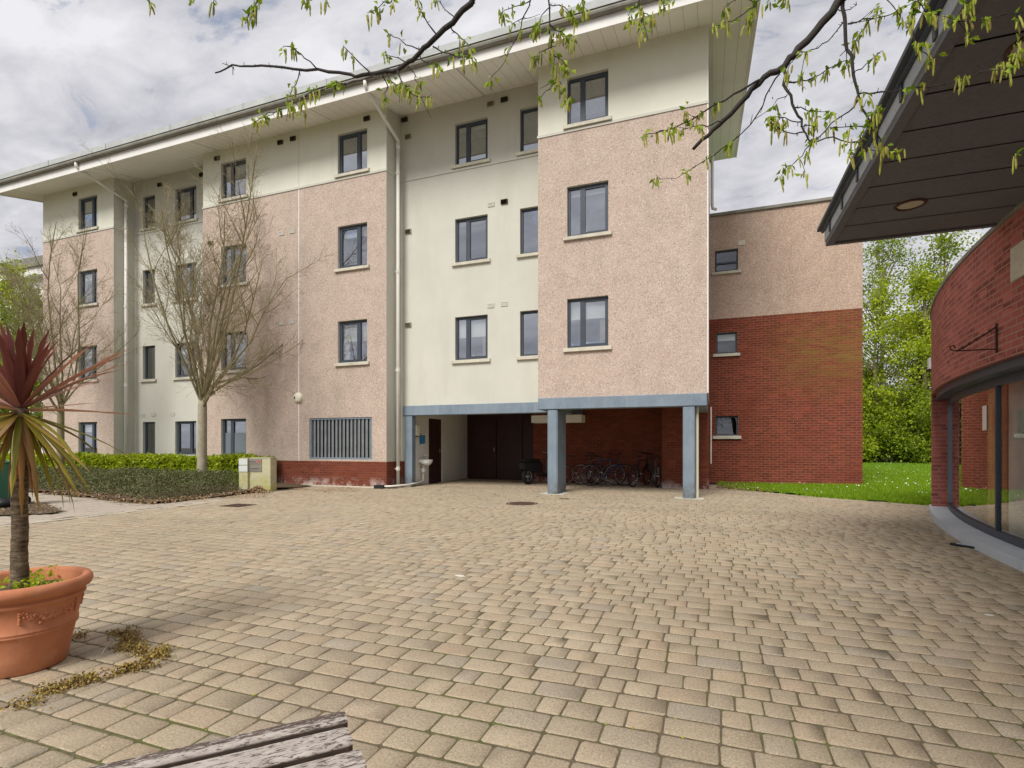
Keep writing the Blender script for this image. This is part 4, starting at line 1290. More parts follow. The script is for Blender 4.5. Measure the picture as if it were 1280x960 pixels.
t = thing('cotoneaster_cover', (-14, 10, 0), 'low dark green spreading shrub cover filling the wedge shaped bed', 'ground cover')
inner = [(-11.35, 8.35), (-11.3, 9.4), (-11.6, 10.7), (-12.0, 12.0), (-27, 12.0), (-27, 9.95), (-18.6, 9.35), (-15.9, 8.95), (-13.2, 8.55), (-11.8, 8.15)]
def cov_h(P):
    # distance to the outline -> domed height
    d = np.full(len(P), 9.0)
    for i in range(len(inner)):
        a = np.array(inner[i]); b = np.array(inner[(i + 1) % len(inner)])
        ab = b - a
        tt = np.clip(((P - a) @ ab) / (ab @ ab), 0, 1)
        d = np.minimum(d, np.linalg.norm(P - (a + tt[:, None] * ab), axis=1))
    h = 0.46 * (1 - np.exp(-d / 0.28)) + 0.05
    h *= 1 + 0.14 * np.sin(P[:, 0] * 2.3) * np.sin(P[:, 1] * 2.9 + 1) + 0.10 * np.sin(P[:, 0] * 5.1 + 2)
    return h
def cov_bias(P):
    X = P[:, 0]
    return np.where(P[:, 1] < 10.6, 1.0, 0.5) * np.clip(1.3 - np.abs(X + 13) / 14, .25, 1)
P = scatter_poly(inner, 46000, RNG, cov_bias)
h = cov_h(P)
C = np.stack([P[:, 0], P[:, 1], h * (1 - np.abs(RNG.normal(0, 0.22, len(P)))) + .02], 1)
C[:, 2] = np.maximum(C[:, 2], .02)
V, F = leaves(C, 0.045, 0.028, up=0.35)
mesh_np('foliage', V, F, m_cover, t)
st = MB()
rs = random.Random(5)
for i in range(500):
    x = rs.uniform(-18, -11.4); y = rs.uniform(8.3, 11)
    if not inpoly(np.array([[x, y]]), inner)[0]:
        continue
    hh = float(cov_h(np.array([[x, y]]))[0])
    a = rs.uniform(0, 6.28)
    st.tube([(x, y, .02), (x + cos(a) * .1, y + sin(a) * .1, hh * .7), (x + cos(a) * .28, y + sin(a) * .28, hh * 1.05)], [.006, .005, .002], 4, cap=False)
st.build('stems', m_bark, t, uv=False)

# ================================================================ bare garden trees
def bare_tree(name, base, H, spread, fork, r0, seed, label, nl=11, mtrunk=None, dens=1.0, buds=True, minlev=4):
    rs = random.Random(seed)
    t = thing(name, base, label, 'tree', 'young trees in the planting bed')
    tk = MB(); lb = MB(); tw = MB(); tips = []
    bx, by, bz = base
    tk.tube([(bx, by, -.05), (bx, by, .1), (bx + .01, by, fork * .5), (bx + .02, by, fork), (bx + .03, by, fork + .35)], [r0 * 1.35, r0 * 1.1, r0, r0 * .95, r0 * .7], 12)
    def grow(p, d, L, r, lev):
        n = 5 if lev < 2 else (4 if lev == 2 else 3)
        pts = [p.copy()]; rad = [r]
        dd = d.copy(); q = p.copy()
        kids = []
        for i in range(n):
            dd = (dd + Vector((rs.gauss(0, .11), rs.gauss(0, .11), rs.gauss(0, .07) + (.10 if lev < 3 else .06)))).normalized()
            q = q + dd * (L / n)
            pts.append(q.copy()); rad.append(max(.0022, r * (1 - .74 * (i + 1) / n)))
            if lev < minlev:
                k = {0: 2.1, 1: 1.8, 2: 1.6, 3: 1.2}[lev] * dens
                c = int(k) + (1 if rs.random() < k - int(k) else 0)
                if lev == 0 and i == 0: c = 1
                for _ in range(c):
                    kids.append((q.copy() - dd * (L / n) * rs.random(), dd.copy(), i / n))
        (lb if lev < 2 else tw).tube(pts, rad, 7 if lev == 0 else (5 if lev == 1 else 3), cap=False)
        if lev >= 2:
            tips.append(q.copy())
        for (kp, kd, f) in kids:
            ax = kd.orthogonal().normalized()
            ax.rotate(Matrix.Rotation(rs.uniform(0, 2 * pi), 4, kd))
            nd = kd.copy()
            nd.rotate(Matrix.Rotation(radians(rs.uniform(24, 52)), 4, ax))
            nl_ = {0: .42, 1: .48, 2: .5, 3: .55}[lev] * L * (1.15 - .65 * f) * rs.uniform(.6, 1.15)
            if nl_ > .12:
                grow(kp, nd, nl_, max(.0027, r * (.46 if lev < 2 else .6) * (1 - .4 * f)), lev + 1)
    for i in range(nl):
        a = 2 * pi * (i / nl) * 1.0 + rs.uniform(-.25, .25) + (i % 3)
        if i < nl * .3:
            el = radians(rs.uniform(72, 86))
            L = (H - fork) * rs.uniform(.82, 1.0)
        elif i < nl * .7:
            el = radians(rs.uniform(54, 68))
            L = (H - fork) * rs.uniform(.72, .9)
        else:
            el = radians(rs.uniform(26, 44))
            L = spread * rs.uniform(.85, 1.1)
        d = Vector((cos(a) * cos(el), sin(a) * cos(el), sin(el)))
        z0 = fork * rs.uniform(.92, 1.12) if i >= nl * .5 else fork + rs.uniform(0, .4)
        grow(Vector((bx + .02, by, z0)), d, L, r0 * (.37 if i < nl * .3 else .28), 0)
    tk.build('trunk', mtrunk or m_barkp, t, smooth=True, uv=False)
    lb.build('limbs', m_bark, t, smooth=True, uv=False)
    tw.build('twigs', m_barkt, t, uv=False)
    if buds and tips:
        C = np.array([tuple(p) for p in tips])
        V, F = leaves(C, .035, .016)
        mesh_np('buds', V, F, m_barkt, t)
bare_tree('ornamental_tree', (-13.75, 11.3, 0), 9.1, 4.5, 2.35, .125, 21, 'leafless vase shaped tree with a pale trunk rising beside the concrete sign pillar', nl=13, dens=.88)
bare_tree('ornamental_tree', (-20.1, 11.3, 0), 8.2, 3.7, 2.3, .10, 5, 'leafless tree behind the purple cordyline, in front of the far left bay', nl=10, mtrunk=m_bark, dens=.9)

# ================================================================ sign pillar
t = thing('sign_pillar', (-11.39, 11.0, 0), 'squat algae stained concrete pillar with pale and grey sign plates at the end of the hedge', 'sign', rz=radians(20), local=True)
m_conc = M('stained_concrete', (0.5, 0.46, 0.28), .9)
g = NG(m_conc)
sx = g.n('ShaderNodeSeparateXYZ'); g.l(g.tc.outputs['Object'], sx.inputs[0])
c = g.ramp(g.noise(4, 5, .6), [(.3, (.46, .43, .30)), (.7, (.60, .56, .42))])
c = g.mix(g.math('MULTIPLY', g.mr(sx.outputs[2], .15, .7, 1, .25), g.mr(g.noise(3.5, 5, .7), .35, .6)), c, (.40, .38, .10))
c = g.mix(g.mr(sx.outputs[2], .84, .9, 0, .6), c, (.22, .20, .15))
g.col(c); g.bump(g.noise(60, 3), .3, .005)
MB().bbox(-.42, -.18, -.12, .30, -.05, .90, .012).bbox(-.178, .40, -.06, .30, -.05, .91, .012).build('pillar', m_conc, t)
m_plate = M('pale_plate', (.62, .66, .62), .4)
m_plateg = M('grey_plate', (.24, .22, .19), .5)
for z in (.54, .72):
    MB().box(-.415, -.185, -.135, -.121, z, z + .155).build('pale_plate', m_plate, t)
    pl = MB().box(-.17, .16, -.078, -.061, z, z + .155).build('grey_plate', m_plateg, t)
    lt = MB()
    for k in range(5 if z > .6 else 8):
        lt.box(-.145 + k * .033, -.122 + k * .033, -.081, -.0785, z + .07, z + .09)
    for k in range(6):
        lt.box(-.13 + k * .035, -.11 + k * .035, -.081, -.0785, z + .035, z + .045)
    lt.build('lettering', M('dark_letter', (.07, .06, .05), .6), pl)
    if z > .6:
        d_ = MB(); d_.xf = Matrix.Translation((.10, -.0785, z + .085)) @ Matrix.Rotation(pi / 2, 4, 'X')
        d_.lathe([(.035, 0), (.035, .003), (.001, .003)], (0, 0, 0), 18)
        d_.build('red_disc', M('red_disc', (.55, .10, .05), .5), pl)
P = RNG.normal(0, 1, (700, 2)) * (.16, .10) + (-11.1, 10.75)
V, F = leaves(np.stack([P[:, 0], P[:, 1], .03 + .16 * np.exp(-((P[:, 0] + 11.1) / .2) ** 2 - ((P[:, 1] - 10.75) / .12) ** 2) * RNG.uniform(.3, 1, 700)], 1), .05, .03)
mesh_np('soil_heap', V, F, m_litter, kind='stuff', label='small heap of dead leaves against the sign pillar', cat='leaf heap')

# ================================================================ terracotta pot with cordyline
m_terra = M('terracotta', (0.48, 0.18, 0.09), .82)
g = NG(m_terra)
c = g.ramp(g.noise(3.2, 6, .62), [(.28, (.46, .17, .08)), (.55, (.60, .24, .125)), (.78, (.66, .32, .19))])
c = g.mix(g.mr(g.noise(8, 6, .75), .55, .74, 0, .45), c, (.62, .38, .27))
c = g.mix(g.mr(g.noise(2.2, 4, .6, g.coord(scale=(2, 2, .5))), .6, .78, 0, .5), c, (.25, .10, .05))
g.col(c); g.bump(g.noise(50, 4), .3, .003)
PX, PY = -3.69, 1.87
t = thing('terracotta_pot', (PX, PY, 0), 'large round terracotta pot with a rolled rim and moulded garland', 'plant pot')
prof = [(.001, .0), (.205, .0), (.215, .008), (.232, .10), (.252, .20), (.257, .212), (.264, .216), (.266, .224), (.261, .229), (.266, .234), (.267, .242), (.262, .246), (.276, .33), (.284, .372), (.296, .378), (.302, .388), (.297, .398), (.290, .403),
        (.292, .412), (.308, .420), (.326, .432), (.334, .450), (.333, .470), (.322, .487), (.304, .492), (.290, .486), (.283, .470), (.276, .42), (.268, .40)]
MB().lathe(prof, (PX, PY, 0), 72, wob=.006).build('pot', m_terra, t, smooth=True)
MB().lathe([(.27, .415), (.12, .435), (.001, .44)], (PX, PY, 0), 36).build('soil', m_soil, t)
# moulded garland swags
rs = random.Random(3)
for sw in range(4):
    gl = MB()
    a0 = radians(3 + sw * 90)
    for i in range(34):
        f = i / 33
        a = a0 + (f - .5) * radians(58)
        z = .352 - .045 * (1 - (2 * f - 1) ** 2)
        r = .252 + (z - .20) / .172 * .032 + .002
        s = .006 + .007 * (1 - abs(2 * f - 1))
        for q in range(2):
            gl.ball((PX + r * cos(a + rs.gauss(0, .01)), PY + r * sin(a + rs.gauss(0, .01)), z + rs.gauss(0, .008)), s * rs.uniform(.7, 1.2), 6, 4)
    for sgn in (-1, 1):
        a = a0 + sgn * radians(30)
        for i in range(6):
            z = .352 - i * .011
            r = .252 + (z - .20) / .172 * .032 + .002
            gl.ball((PX + r * cos(a), PY + r * sin(a), z), .0085 if i != 2 else .006, 6, 4)
    gl.build('garland_moulding', m_terra, t, smooth=True, uv=False)
nw = 420
a = RNG.uniform(0, 2 * pi, nw); r = .26 * np.sqrt(RNG.uniform(0, 1, nw))
wz = .44 + RNG.uniform(0, .03, nw)
P = np.stack([PX + r * np.cos(a), PY + r * np.sin(a), wz], 1)
keep = np.array([noise.noise(Vector((x * 9, y * 9, 0))) > .02 for x, y, z in P])
V1, F1 = leaves(P[keep], .028, .02)
stemP = []
for (sx_, sy_, hh) in ((.17, -.02, .10), (.20, .03, .13), (.12, .02, .07), (.13, -.05, .06), (-.15, -.12, .06), (-.12, -.15, .05)):
    for k in range(22):
        stemP.append((PX + sx_ + RNG.normal(0, .02), PY + sy_ + RNG.normal(0, .02), .44 + RNG.uniform(0, hh)))
V2, F2 = leaves(np.array(stemP), .026, .02)
mesh_np('pot_weeds', np.concatenate([V1, V2]), np.concatenate([F1, F2 + len(V1)]), m_spring, kind='stuff', label='small green weeds and moss growing in the terracotta pot', cat='weeds')

t = thing('cordyline', (PX, PY, .43), 'purple and olive leaved cordyline growing from the terracotta pot', 'plant')
tk = MB()
CX, CY, CZc = PX - .012, PY + .01, 1.44
npt = 26
tk.tube([(PX + .004 * sin(i * .9) - .012 * i / npt, PY + .01 * i / npt, .42 + (CZc - .40) * i / npt) for i in range(npt + 1)], [(.043 - .006 * min(1, i / 6) + .0022 * (i % 2)) for i in range(npt + 1)], 14)
m_ctrunk = M('cordyline_trunk', (.13, .095, .06), .9)
g = NG(m_ctrunk)
rg = g.noise(1, 5, .7, g.coord(scale=(14, 14, 60)), .4)
c = g.ramp(rg, [(.32, (.05, .035, .02)), (.5, (.15, .11, .07)), (.7, (.30, .24, .16))])
c = g.mix(g.mr(g.noise(30, 4, .7), .6, .7, 0, .6), c, (.34, .32, .26))
g.col(c); g.bump(rg, 1.0, .012)
tk.build('trunk', m_ctrunk, t, smooth=True)
rs = random.Random(12)
m_purple = leaf_mat('purple_leaves', [(.13, .035, .032), (.20, .06, .05), (.28, .10, .085), (.17, .05, .05)], .15, .38)
m_pinkl = leaf_mat('pink_leaves', [(.34, .13, .12), (.48, .24, .20), (.26, .10, .09), (.55, .32, .22)], .3, .4)
m_olive = leaf_mat('olive_leaves', [(.16, .15, .02), (.30, .26, .03), (.42, .30, .07), (.24, .12, .03), (.34, .22, .10)], .3, .45)
m_dead = leaf_mat('dying_leaves', [(.36, .10, .02), (.20, .10, .04), (.42, .22, .10)], .2, .7)
def blade(mb, a, el, L, wd, sag, curl):
    """sword leaf: V-section ribbon that bends under gravity"""
    n = 9
    if abs(((a + radians(27) + pi) % (2 * pi)) - pi) < .3 and abs(el) < .7:
        return
    p = Vector((CX + .02 * cos(a), CY + .02 * sin(a), CZc + .03 * sin(el)))
    e = el
    rows = []
    side = Vector((-sin(a), cos(a), 0))
    for i in range(n + 1):
        f = i / n
        d = Vector((cos(a) * cos(e), sin(a) * cos(e), sin(e)))
        up = side.cross(d).normalized()
        if up.z < 0 and el > 0: up = -up
        w = wd * (.35 + .65 * sin(pi * min(1, f * 1.25 + .12)) ** .8 if f < .7 else max(.02, (1 - f) / .3 * .93)) * .5
        rows.append((p + side * w + up * w * .45, p.copy(), p - side * w + up * w * .45))
        p = p + d * (L / n)
        e -= sag / n * (1 + f * 1.5)
        side = (side + Vector((rs.gauss(0, .02), rs.gauss(0, .02), curl / n))).normalized()
    vs = [q for r_ in rows for q in r_]
    fs = []
    for i in range(n):
        fs += [(i * 3, i * 3 + 1, i * 3 + 4, i * 3 + 3), (i * 3 + 1, i * 3 + 2, i * 3 + 5, i * 3 + 4)]
    mb.add(vs, fs)
P1, P2, P3, P4 = MB(), MB(), MB(), MB()
for i in range(26):
    blade(P1, i * 2.399 + rs.uniform(-.2, .2), radians(rs.uniform(58, 86)), rs.uniform(.36, .50), rs.uniform(.045, .06), rs.uniform(.0, .25), 0)
for i in range(30):
    blade(P2, i * 2.399 + .9 + rs.uniform(-.2, .2), radians(rs.uniform(2, 50)), rs.uniform(.50, .66), rs.uniform(.035, .05), rs.uniform(.0, .25), rs.uniform(-.1, .1))
for i in range(44):
    blade(P3, i * 2.399 + .4 + rs.uniform(-.2, .2), radians(rs.uniform(-62, -5)), rs.uniform(.48, .66), rs.uniform(.03, .045), rs.uniform(.1, .4), rs.uniform(-.12, .12))
for i in range(12):
    blade(P4, i * 2.399 + rs.uniform(-.2, .2), radians(rs.uniform(-80, -60)), rs.uniform(.35, .5), rs.uniform(.02, .035), rs.uniform(.1, .3), .3)
for n_, mb_, mt in (('upright_leaves', P1, m_purple), ('spreading_leaves', P2, m_pinkl), ('drooping_leaves', P3, m_olive), ('dead_leaves', P4, m_dead)):
    mb_.build(n_, mt, t, smooth=True, uv=False)

# moss and weeds lifted from the joints beside the pot
path = [(-3.16, 1.70), (-3.10, 1.86), (-3.05, 2.02), (-2.99, 2.14), (-3.08, 2.26), (-3.22, 2.25), (-3.38, 2.26), (-3.5, 2.34), (-3.62, 2.42), (-3.72, 2.40)]
pp = []
for i in range(len(path) - 1):
    a_, b_ = np.array(path[i]), np.array(path[i + 1])
    k = 1000 if i < 6 else 420
    f = RNG.uniform(0, 1, k)[:, None]
    pp.append(a_ + (b_ - a_) * f + RNG.normal(0, .036, (k, 2)))
pp.append(RNG.normal(0, 1, (260, 2)) * .045 + (-3.07, 1.59))
pp.append(RNG.normal(0, 1, (200, 2)) * .04 + (-3.86, 2.27))
P = np.concatenate(pp)
nz = np.array([noise.noise(Vector((x * 14, y * 14, 1.5))) for x, y in P])
P = P[nz > -.02]; nz = nz[nz > -.02]
V, F = leaves(np.stack([P[:, 0], P[:, 1], .002 + np.abs(RNG.normal(0, .010, len(P))) * (1 + nz * 2)], 1), .016, .010, up=.2)
mesh_np('moss_clumps', V, F, m_moss, kind='stuff', label='ochre moss and dirt scraped out on the pavers beside the terracotta pot', cat='moss')
MB().tube([(-3.36, 2.10, .01), (-3.39, 2.14, .035), (-3.47, 2.24, .045), (-3.50, 2.28, .02)], [.004, .005, .004, .003], 6).build('dry_stalk', m_barkp, label='pale dry stalk lying on the moss beside the pot', cat='stalk')
# moss in the joints, and odd tufts
P = np.stack([RNG.uniform(-6, 3, 5200), RNG.uniform(.5, 7, 5200)], 1)
row = .162
P[:, 1] = (np.floor((P[:, 1] + 1.5) / row) * row - 1.5) + RNG.normal(0, .004, len(P)) + 0.012 * np.sin(P[:, 0] * 0.9 + P[:, 1] * 0.31) + 0.004 * np.sin(P[:, 0] * 2.3 + 1 + P[:, 1] * 0.7)
k = np.array([noise.noise(Vector((x * .55, y * .7, 8))) + .35 * noise.noise(Vector((x * 5, y * 5, 8))) for x, y in P]) > .08
P = P[k]
V, F = leaves(np.stack([P[:, 0], P[:, 1], np.full(len(P), -.010)], 1), .016, .012, up=.8)
mesh_np('joint_moss', V, F, m_spring, kind='stuff', label='fine green moss in the joints between the pavers', cat='moss')

litter([(0.1, 15.9), (1.2, 15.4), (2.2, 15.1), (1.4, 16.3), (0.3, 18.3)], 700, .04, .05, 'wall_foot_litter', 'brown leaf litter where the lawn meets the right column and the brick wing', RNG, m_litter, lambda P: np.clip(1.3 - (P[:, 0] + P[:, 1] * .0) * .6, .1, 1))

# ================================================================ bench
t = thing('park_bench', (-1.045, 1.335, 0), 'backless slatted bench of weathered wood with flaking pink white paint', 'bench', rz=atan2(-.741, -.672), local=True)
m_wood = M('flaking_painted_wood_gap_shade', (.5, .42, .4), .85)
g = NG(m_wood)
cv_ = g.coord(scale=(1.2, 9, 9))
gr = g.noise(14, 8, .75, g.coord(scale=(1, 14, 14)), .3)
c = g.ramp(g.noise(14, 6, .75, g.coord(scale=(1, 6, 6))), [(.3, (.34, .29, .255)), (.55, (.51, .455, .41)), (.8, (.68, .66, .62))])
fl_ = g.noise(9, 8, .74, g.coord(scale=(4, 16, 16), loc=(3, 1, 0)), .2)
sxx = g.n('ShaderNodeSeparateXYZ'); g.l(g.tc.outputs['Object'], sxx.inputs[0])
fl_ = g.math('ADD', fl_, g.mr(sxx.outputs[0], 0, .45, .01, -.04))
fl_ = g.math('ADD', fl_, g.mr(sxx.outputs[1], .03, .05, .10, -.02))
c = g.mix(g.mr(fl_, .50, .55), c, g.ramp(gr, [(.35, (.045, .035, .03)), (.65, (.17, .12, .10))]))
c = g.mix(g.mr(gr, .58, .66, 0, .6), c, (.10, .075, .065))
c = g.mix(g.mr(sxx.outputs[2], .4375, .4425, 1, 0), c, g.ramp(gr, [(.35, (.035, .025, .02)), (.65, (.10, .07, .055))]))  # dark below the slat tops: gap shade put into the colour
g.col(c); g.bump(g.math('ADD', gr, g.math('MULTIPLY', g.mr(fl_, .50, .55), -.8)), .45, .003)
BH = .45
for i in range(5):
    y0 = 0 if i == 0 else .094 + (i - 1) * .130
    s_ = MB()
    prof = []
    w_, h_, r_ = (.062 if i == 0 else .098), .030, .013
    for (cx_, cz_, a0_) in ((w_ - r_, -r_, 0), (r_, -r_, 90), (.006, -h_ + .006, 180), (w_ - .006, -h_ + .006, 270)):
        rr = r_ if cz_ == -r_ else .006
        for k in range(5):
            a_ = radians(a0_ + k * 22.5)
            prof.append((cx_ + rr * cos(a_), cz_ + rr * sin(a_)))
    # several stations along the slat so it is not ruler straight
    xs_ = [0, .012, .3, .6, .9, 1.2, 1.488, 1.5]
    vs = []
    rs = random.Random(40 + i)
    for j, x in enumerate(xs_):
        sc_ = .92 if j in (0, len(xs_) - 1) else 1.0
        dz = rs.uniform(-.001, .001)
        for (py_, pz_) in prof:
            vs.append((x + (.006 if i % 2 else -.004), y0 + w_ / 2 + (py_ - w_ / 2) * sc_, BH + (pz_ + h_ / 2) * sc_ - h_ / 2 + dz))
    n_ = len(prof)
    fs = [tuple(range(n_)), tuple((len(xs_) - 1) * n_ + k for k in range(n_))[::-1]]
    for j in range(len(xs_) - 1):
        for k in range(n_):
            fs.append((j * n_ + k, (j + 1) * n_ + k, (j + 1) * n_ + (k + 1) % n_, j * n_ + (k + 1) % n_))
    s_.add(vs, fs)
    s_.build('slat', m_wood, t)
for x in (.28, 1.14):
    MB().bbox(x, x + .07, .03, .55, BH - .105, BH - .052, .006).build('crossbar', m_wood, t)
    for yy in (.05, .45):
        MB().bbox(x, x + .07, yy, yy + .07, 0, BH - .106, .006).build('leg', m_wood, t)

# ================================================================ small things on the ground
def cover(name, x, y, w, d, label, rnd=False, mt=m_iron, z=.004):
    m = MB()
    if rnd:
        m.lathe([(w, z - .01), (w, z), (w * .9, z), (w * .88, z - .006), (w * .82, z - .006), (w * .80, z), (.001, z)], (x, y, 0), 32)
    else:
        m.box(x - w / 2, x + w / 2, y - d / 2, y + d / 2, z - .02, z)
        for i in range(4):
            for j in range(4):
                m.box(x - w / 2 + w * (i + .2) / 4, x - w / 2 + w * (i + .8) / 4, y - d / 2 + d * (j + .2) / 4, y - d / 2 + d * (j + .8) / 4, z, z + .004)
    m.build(name, mt, label=label, cat='manhole cover', loc=(x, y, 0))
cover('manhole_cover', -3.79, 10.75, .34, 0, 'round rusty iron cover in the paving in front of the undercroft', True)
cover('manhole_cover', -9.15, 8.35, .55, .5, 'square iron cover in the paving near the tip of the planting bed')
cover('stopcock_cover', -3.2, 12.0, .22, .14, 'tiny rusty cover in the paving before the left column')
t = thing('discarded_sandal', (2.90, 8.08, 0), 'dark flat shoe like scrap lying beside the kerb of the curved window', 'litter')
m = MB(); m.xf = Matrix.Translation((2.90, 8.08, .004)) @ Matrix.Rotation(radians(-52), 4, 'Z')
m.prism([(-.15, -.035), (-.08, -.05), (.05, -.045), (.14, -.05), (.17, 0), (.14, .05), (.03, .045), (-.08, .05), (-.15, .035)], 0, .022)
m.build('sole', m_blackp, t)
m = MB(); m.xf = Matrix.Translation((2.90, 8.08, .004)) @ Matrix.Rotation(radians(-52), 4, 'Z')
m.prism([(-.08, -.03), (.05, -.03), (.12, -.03), (.13, .02), (.02, .03), (-.07, .03)], .0225, .032)
m.build('insole', M('silver_grey', (.45, .50, .55), .4), t)
for i, (x, y, s) in enumerate(((-2.25, 4.60, .05), (-3.22, 1.45, .02), (.48, 1.72, .02), (1.9, 4.9, .035), (-5.2, 7.1, .04))):
    m = MB()
    rs = random.Random(i)
    m.prism([(x + s * rs.uniform(.7, 1.3) * cos(k * pi / 3.5), y + s * .6 * rs.uniform(.7, 1.3) * sin(k * pi / 3.5)) for k in range(7)], .0015, .004 + (.012 if s < .03 else 0))
    m.build('paper_scrap' if s > .03 else 'white_pebble', M('off_white_scrap', (.7, .68, .62), .8) if i == 0 else bpy.data.materials['off_white_scrap'],
            label=['white spill mark flattened on the pavers in the middle of the court', 'tiny white stone near the moss beside the pot', 'tiny white stone on the pavers at the bottom edge', 'small white paper scrap right of the middle of the court', 'pale paper scrap far out on the pavers to the left'][i],
            cat='litter', loc=(x, y, 0))

# green bin at the far left
t = thing('wheeled_bin', (-13.6, 6.65, 0), 'dark green wheeled bin partly hidden behind the cordyline trunk', 'bin')
m_bin = mottled('green_bin_plastic', (.04, .15, .09), .15, 4, rough=.5)
def taper(mb, x, y, w0, d0, w1, d1, z0, z1):
    mb.add([(x - w0, y - d0, z0), (x + w0, y - d0, z0), (x + w0, y + d0, z0), (x - w0, y + d0, z0), (x - w1, y - d1, z1), (x + w1, y - d1, z1), (x + w1, y + d1, z1), (x - w1, y + d1, z1)],
           [(0, 3, 2, 1), (4, 5, 6, 7), (0, 1, 5, 4), (1, 2, 6, 5), (2, 3, 7, 6), (3, 0, 4, 7)])
b_ = MB(); taper(b_, -13.6, 6.65, .20, .20, .26, .27, .10, .86); b_.build('body', m_bin, t)
MB().bbox(-13.88, -13.32, 6.36, 6.96, .865, .92, .02).build('lid', m_bin, t)
for s in (-1, 1):
    m = MB(); m.xf = Matrix.Translation((-13.6 + s * .23, 6.88, .10)) @ Matrix.Rotation(pi / 2, 4, 'Z')
    m.torus((0, 0, 0), .075, .025, 'y', 18, 8)
    m.build('wheel', m_rubber, t)
t = thing('bin_bag', (-13.1, 6.35, 0), 'black bag slumped on the ground beside the green bin', 'bag')
m = MB().ball((-13.1, 6.35, .10), .16, 12, 8, sc=(1.3, 1, .65))
m.v = [(x + .02 * noise.noise(Vector((x * 9, y * 9, z * 9))), y, max(.0, z + .03 * noise.noise(Vector((x * 8, y * 8, z * 8 + 3))))) for x, y, z in m.v]
m.build('sack', m_blackp, t, smooth=True)

# ================================================================ bicycles and moped in the undercroft
def bicycle(loc, rz, lean, mt, label, group='bicycles parked in the undercroft'):
    t = thing('bicycle', loc, label, 'bicycle', group, rz=rz, local=True)
    t.rotation_euler = (lean, 0, rz)
    wr = .33
    for (x) in (-.52, .53):
        w = MB().torus((x, 0, wr), wr - .035, .008, 'y', 30, 6)
        for k in range(14):
            a = 2 * pi * k / 14
            w.tube([(x, .012 * (-1) ** k, wr), (x + (wr - .04) * cos(a), 0, wr + (wr - .04) * sin(a))], .0012, 3, cap=False)
        w.tube([(x, -.04, wr), (x, .04, wr)], .02, 8)
        wo = w.build('wheel', m_metal, t, uv=False)
        MB().torus((x, 0, wr), wr - .018, .019, 'y', 30, 8).build('tyre', m_rubber, wo, uv=False, smooth=True)
    f = MB()
    bb_, st_, hd, hd2 = (-.10, 0, .28), (-.24, 0, .78), (.37, 0, .80), (.40, 0, .68)
    for a, b, r in ((bb_, st_, .016), (bb_, hd2, .019), (st_, hd, .016), (hd, hd2, .02), (st_, (-.52, .05, wr), .009), (st_, (-.52, -.05, wr), .009), (bb_, (-.52, .05, wr), .01), (bb_, (-.52, -.05, wr), .01),
                    (hd2, (.50, .05, wr + .02), .012), (hd2, (.50, -.05, wr + .02), .012), (st_, (-.27, 0, .88), .013)):
        f.tube([a, b], r, 8)
    f.build('frame', mt, t, uv=False)
    MB().tube([(hd[0] - .01, 0, .80), (hd[0] - .02, 0, .96), (hd[0] + .04, 0, .98)], .013, 8).tube([(hd[0] + .0, -.30, 1.0), (hd[0] + .04, -.1, .98), (hd[0] + .04, .1, .98), (hd[0], .30, 1.0)], .012, 8).build('handlebar', m_blackp, t, uv=False)
    MB().add([(-.42, -.07, .90), (-.42, .07, .90), (-.12, .02, .895), (-.12, -.02, .895), (-.42, -.06, .94), (-.42, .06, .94), (-.14, .018, .915), (-.14, -.018, .915)], [(0, 1, 2, 3), (7, 6, 5, 4), (0, 4, 5, 1), (1, 5, 6, 2), (2, 6, 7, 3), (3, 7, 4, 0)]).build('saddle', m_blackp, t, uv=False)
    MB().torus((-.10, .03, .28), .085, .006, 'y', 24, 5).tube([(-.10, .06, .28), (.0, .06, .16)], .009, 6).tube([(-.10, -.06, .28), (-.20, -.06, .40)], .009, 6).box(-.03, .06, .06, .14, .145, .165).box(-.24, -.15, -.14, -.06, .39, .41).build('crankset', m_metal, t, uv=False)
bicycle((-3.00, 16.35, 0), radians(24), radians(-7), m_mblue, 'dark blue bicycle standing in front of the brick rear wall, nearest of the group')
bicycle((-3.35, 16.62, 0), radians(12), radians(-6), m_mgrey, 'grey bicycle pressed behind the dark blue one')
bicycle((-3.85, 16.3, 0), radians(38), radians(6), m_mred, 'maroon bicycle just right of the left column')
bicycle((-2.05, 16.55, 0), radians(74), radians(5), m_blackp, 'black bicycle seen nearly end on, right of the blue one')
bicycle((-1.70, 16.6, 0), radians(112), radians(4), m_mgrey, 'grey bicycle at the right end of the row, turned to face outwards')
t = thing('moped', (-5.15, 16.5, 0), 'dark moped with pale leg shield parked left of the left column', 'moped', rz=radians(62), local=True)
for x in (-.6, .62):
    w = MB().torus((x, 0, .26), .16, .02, 'y', 24, 8).tube([(x, -.06, .26), (x, .06, .26)], .05, 10).box(x - .15, x + .15, -.01, .01, .245, .275).box(x - .015, x + .015, -.01, .01, .11, .41).build('wheel', m_metal, t, uv=False)
    MB().torus((x, 0, .26), .205, .055, 'y', 24, 10).build('tyre', m_rubber, w, uv=False, smooth=True)
m = MB()
m.add([(-.85, -.13, .50), (-.85, .13, .50), (-.1, .16, .35), (-.1, -.16, .35), (-.9, -.10, .68), (-.9, .10, .68), (-.12, .14, .70), (-.12, -.14, .70)], [(0, 3, 2, 1), (4, 5, 6, 7), (0, 1, 5, 4), (1, 2, 6, 5), (2, 3, 7, 6), (3, 0, 4, 7)])
m.box(-.12, .35, -.14, .14, .25, .31)
m.build('body', m_blackp, t)
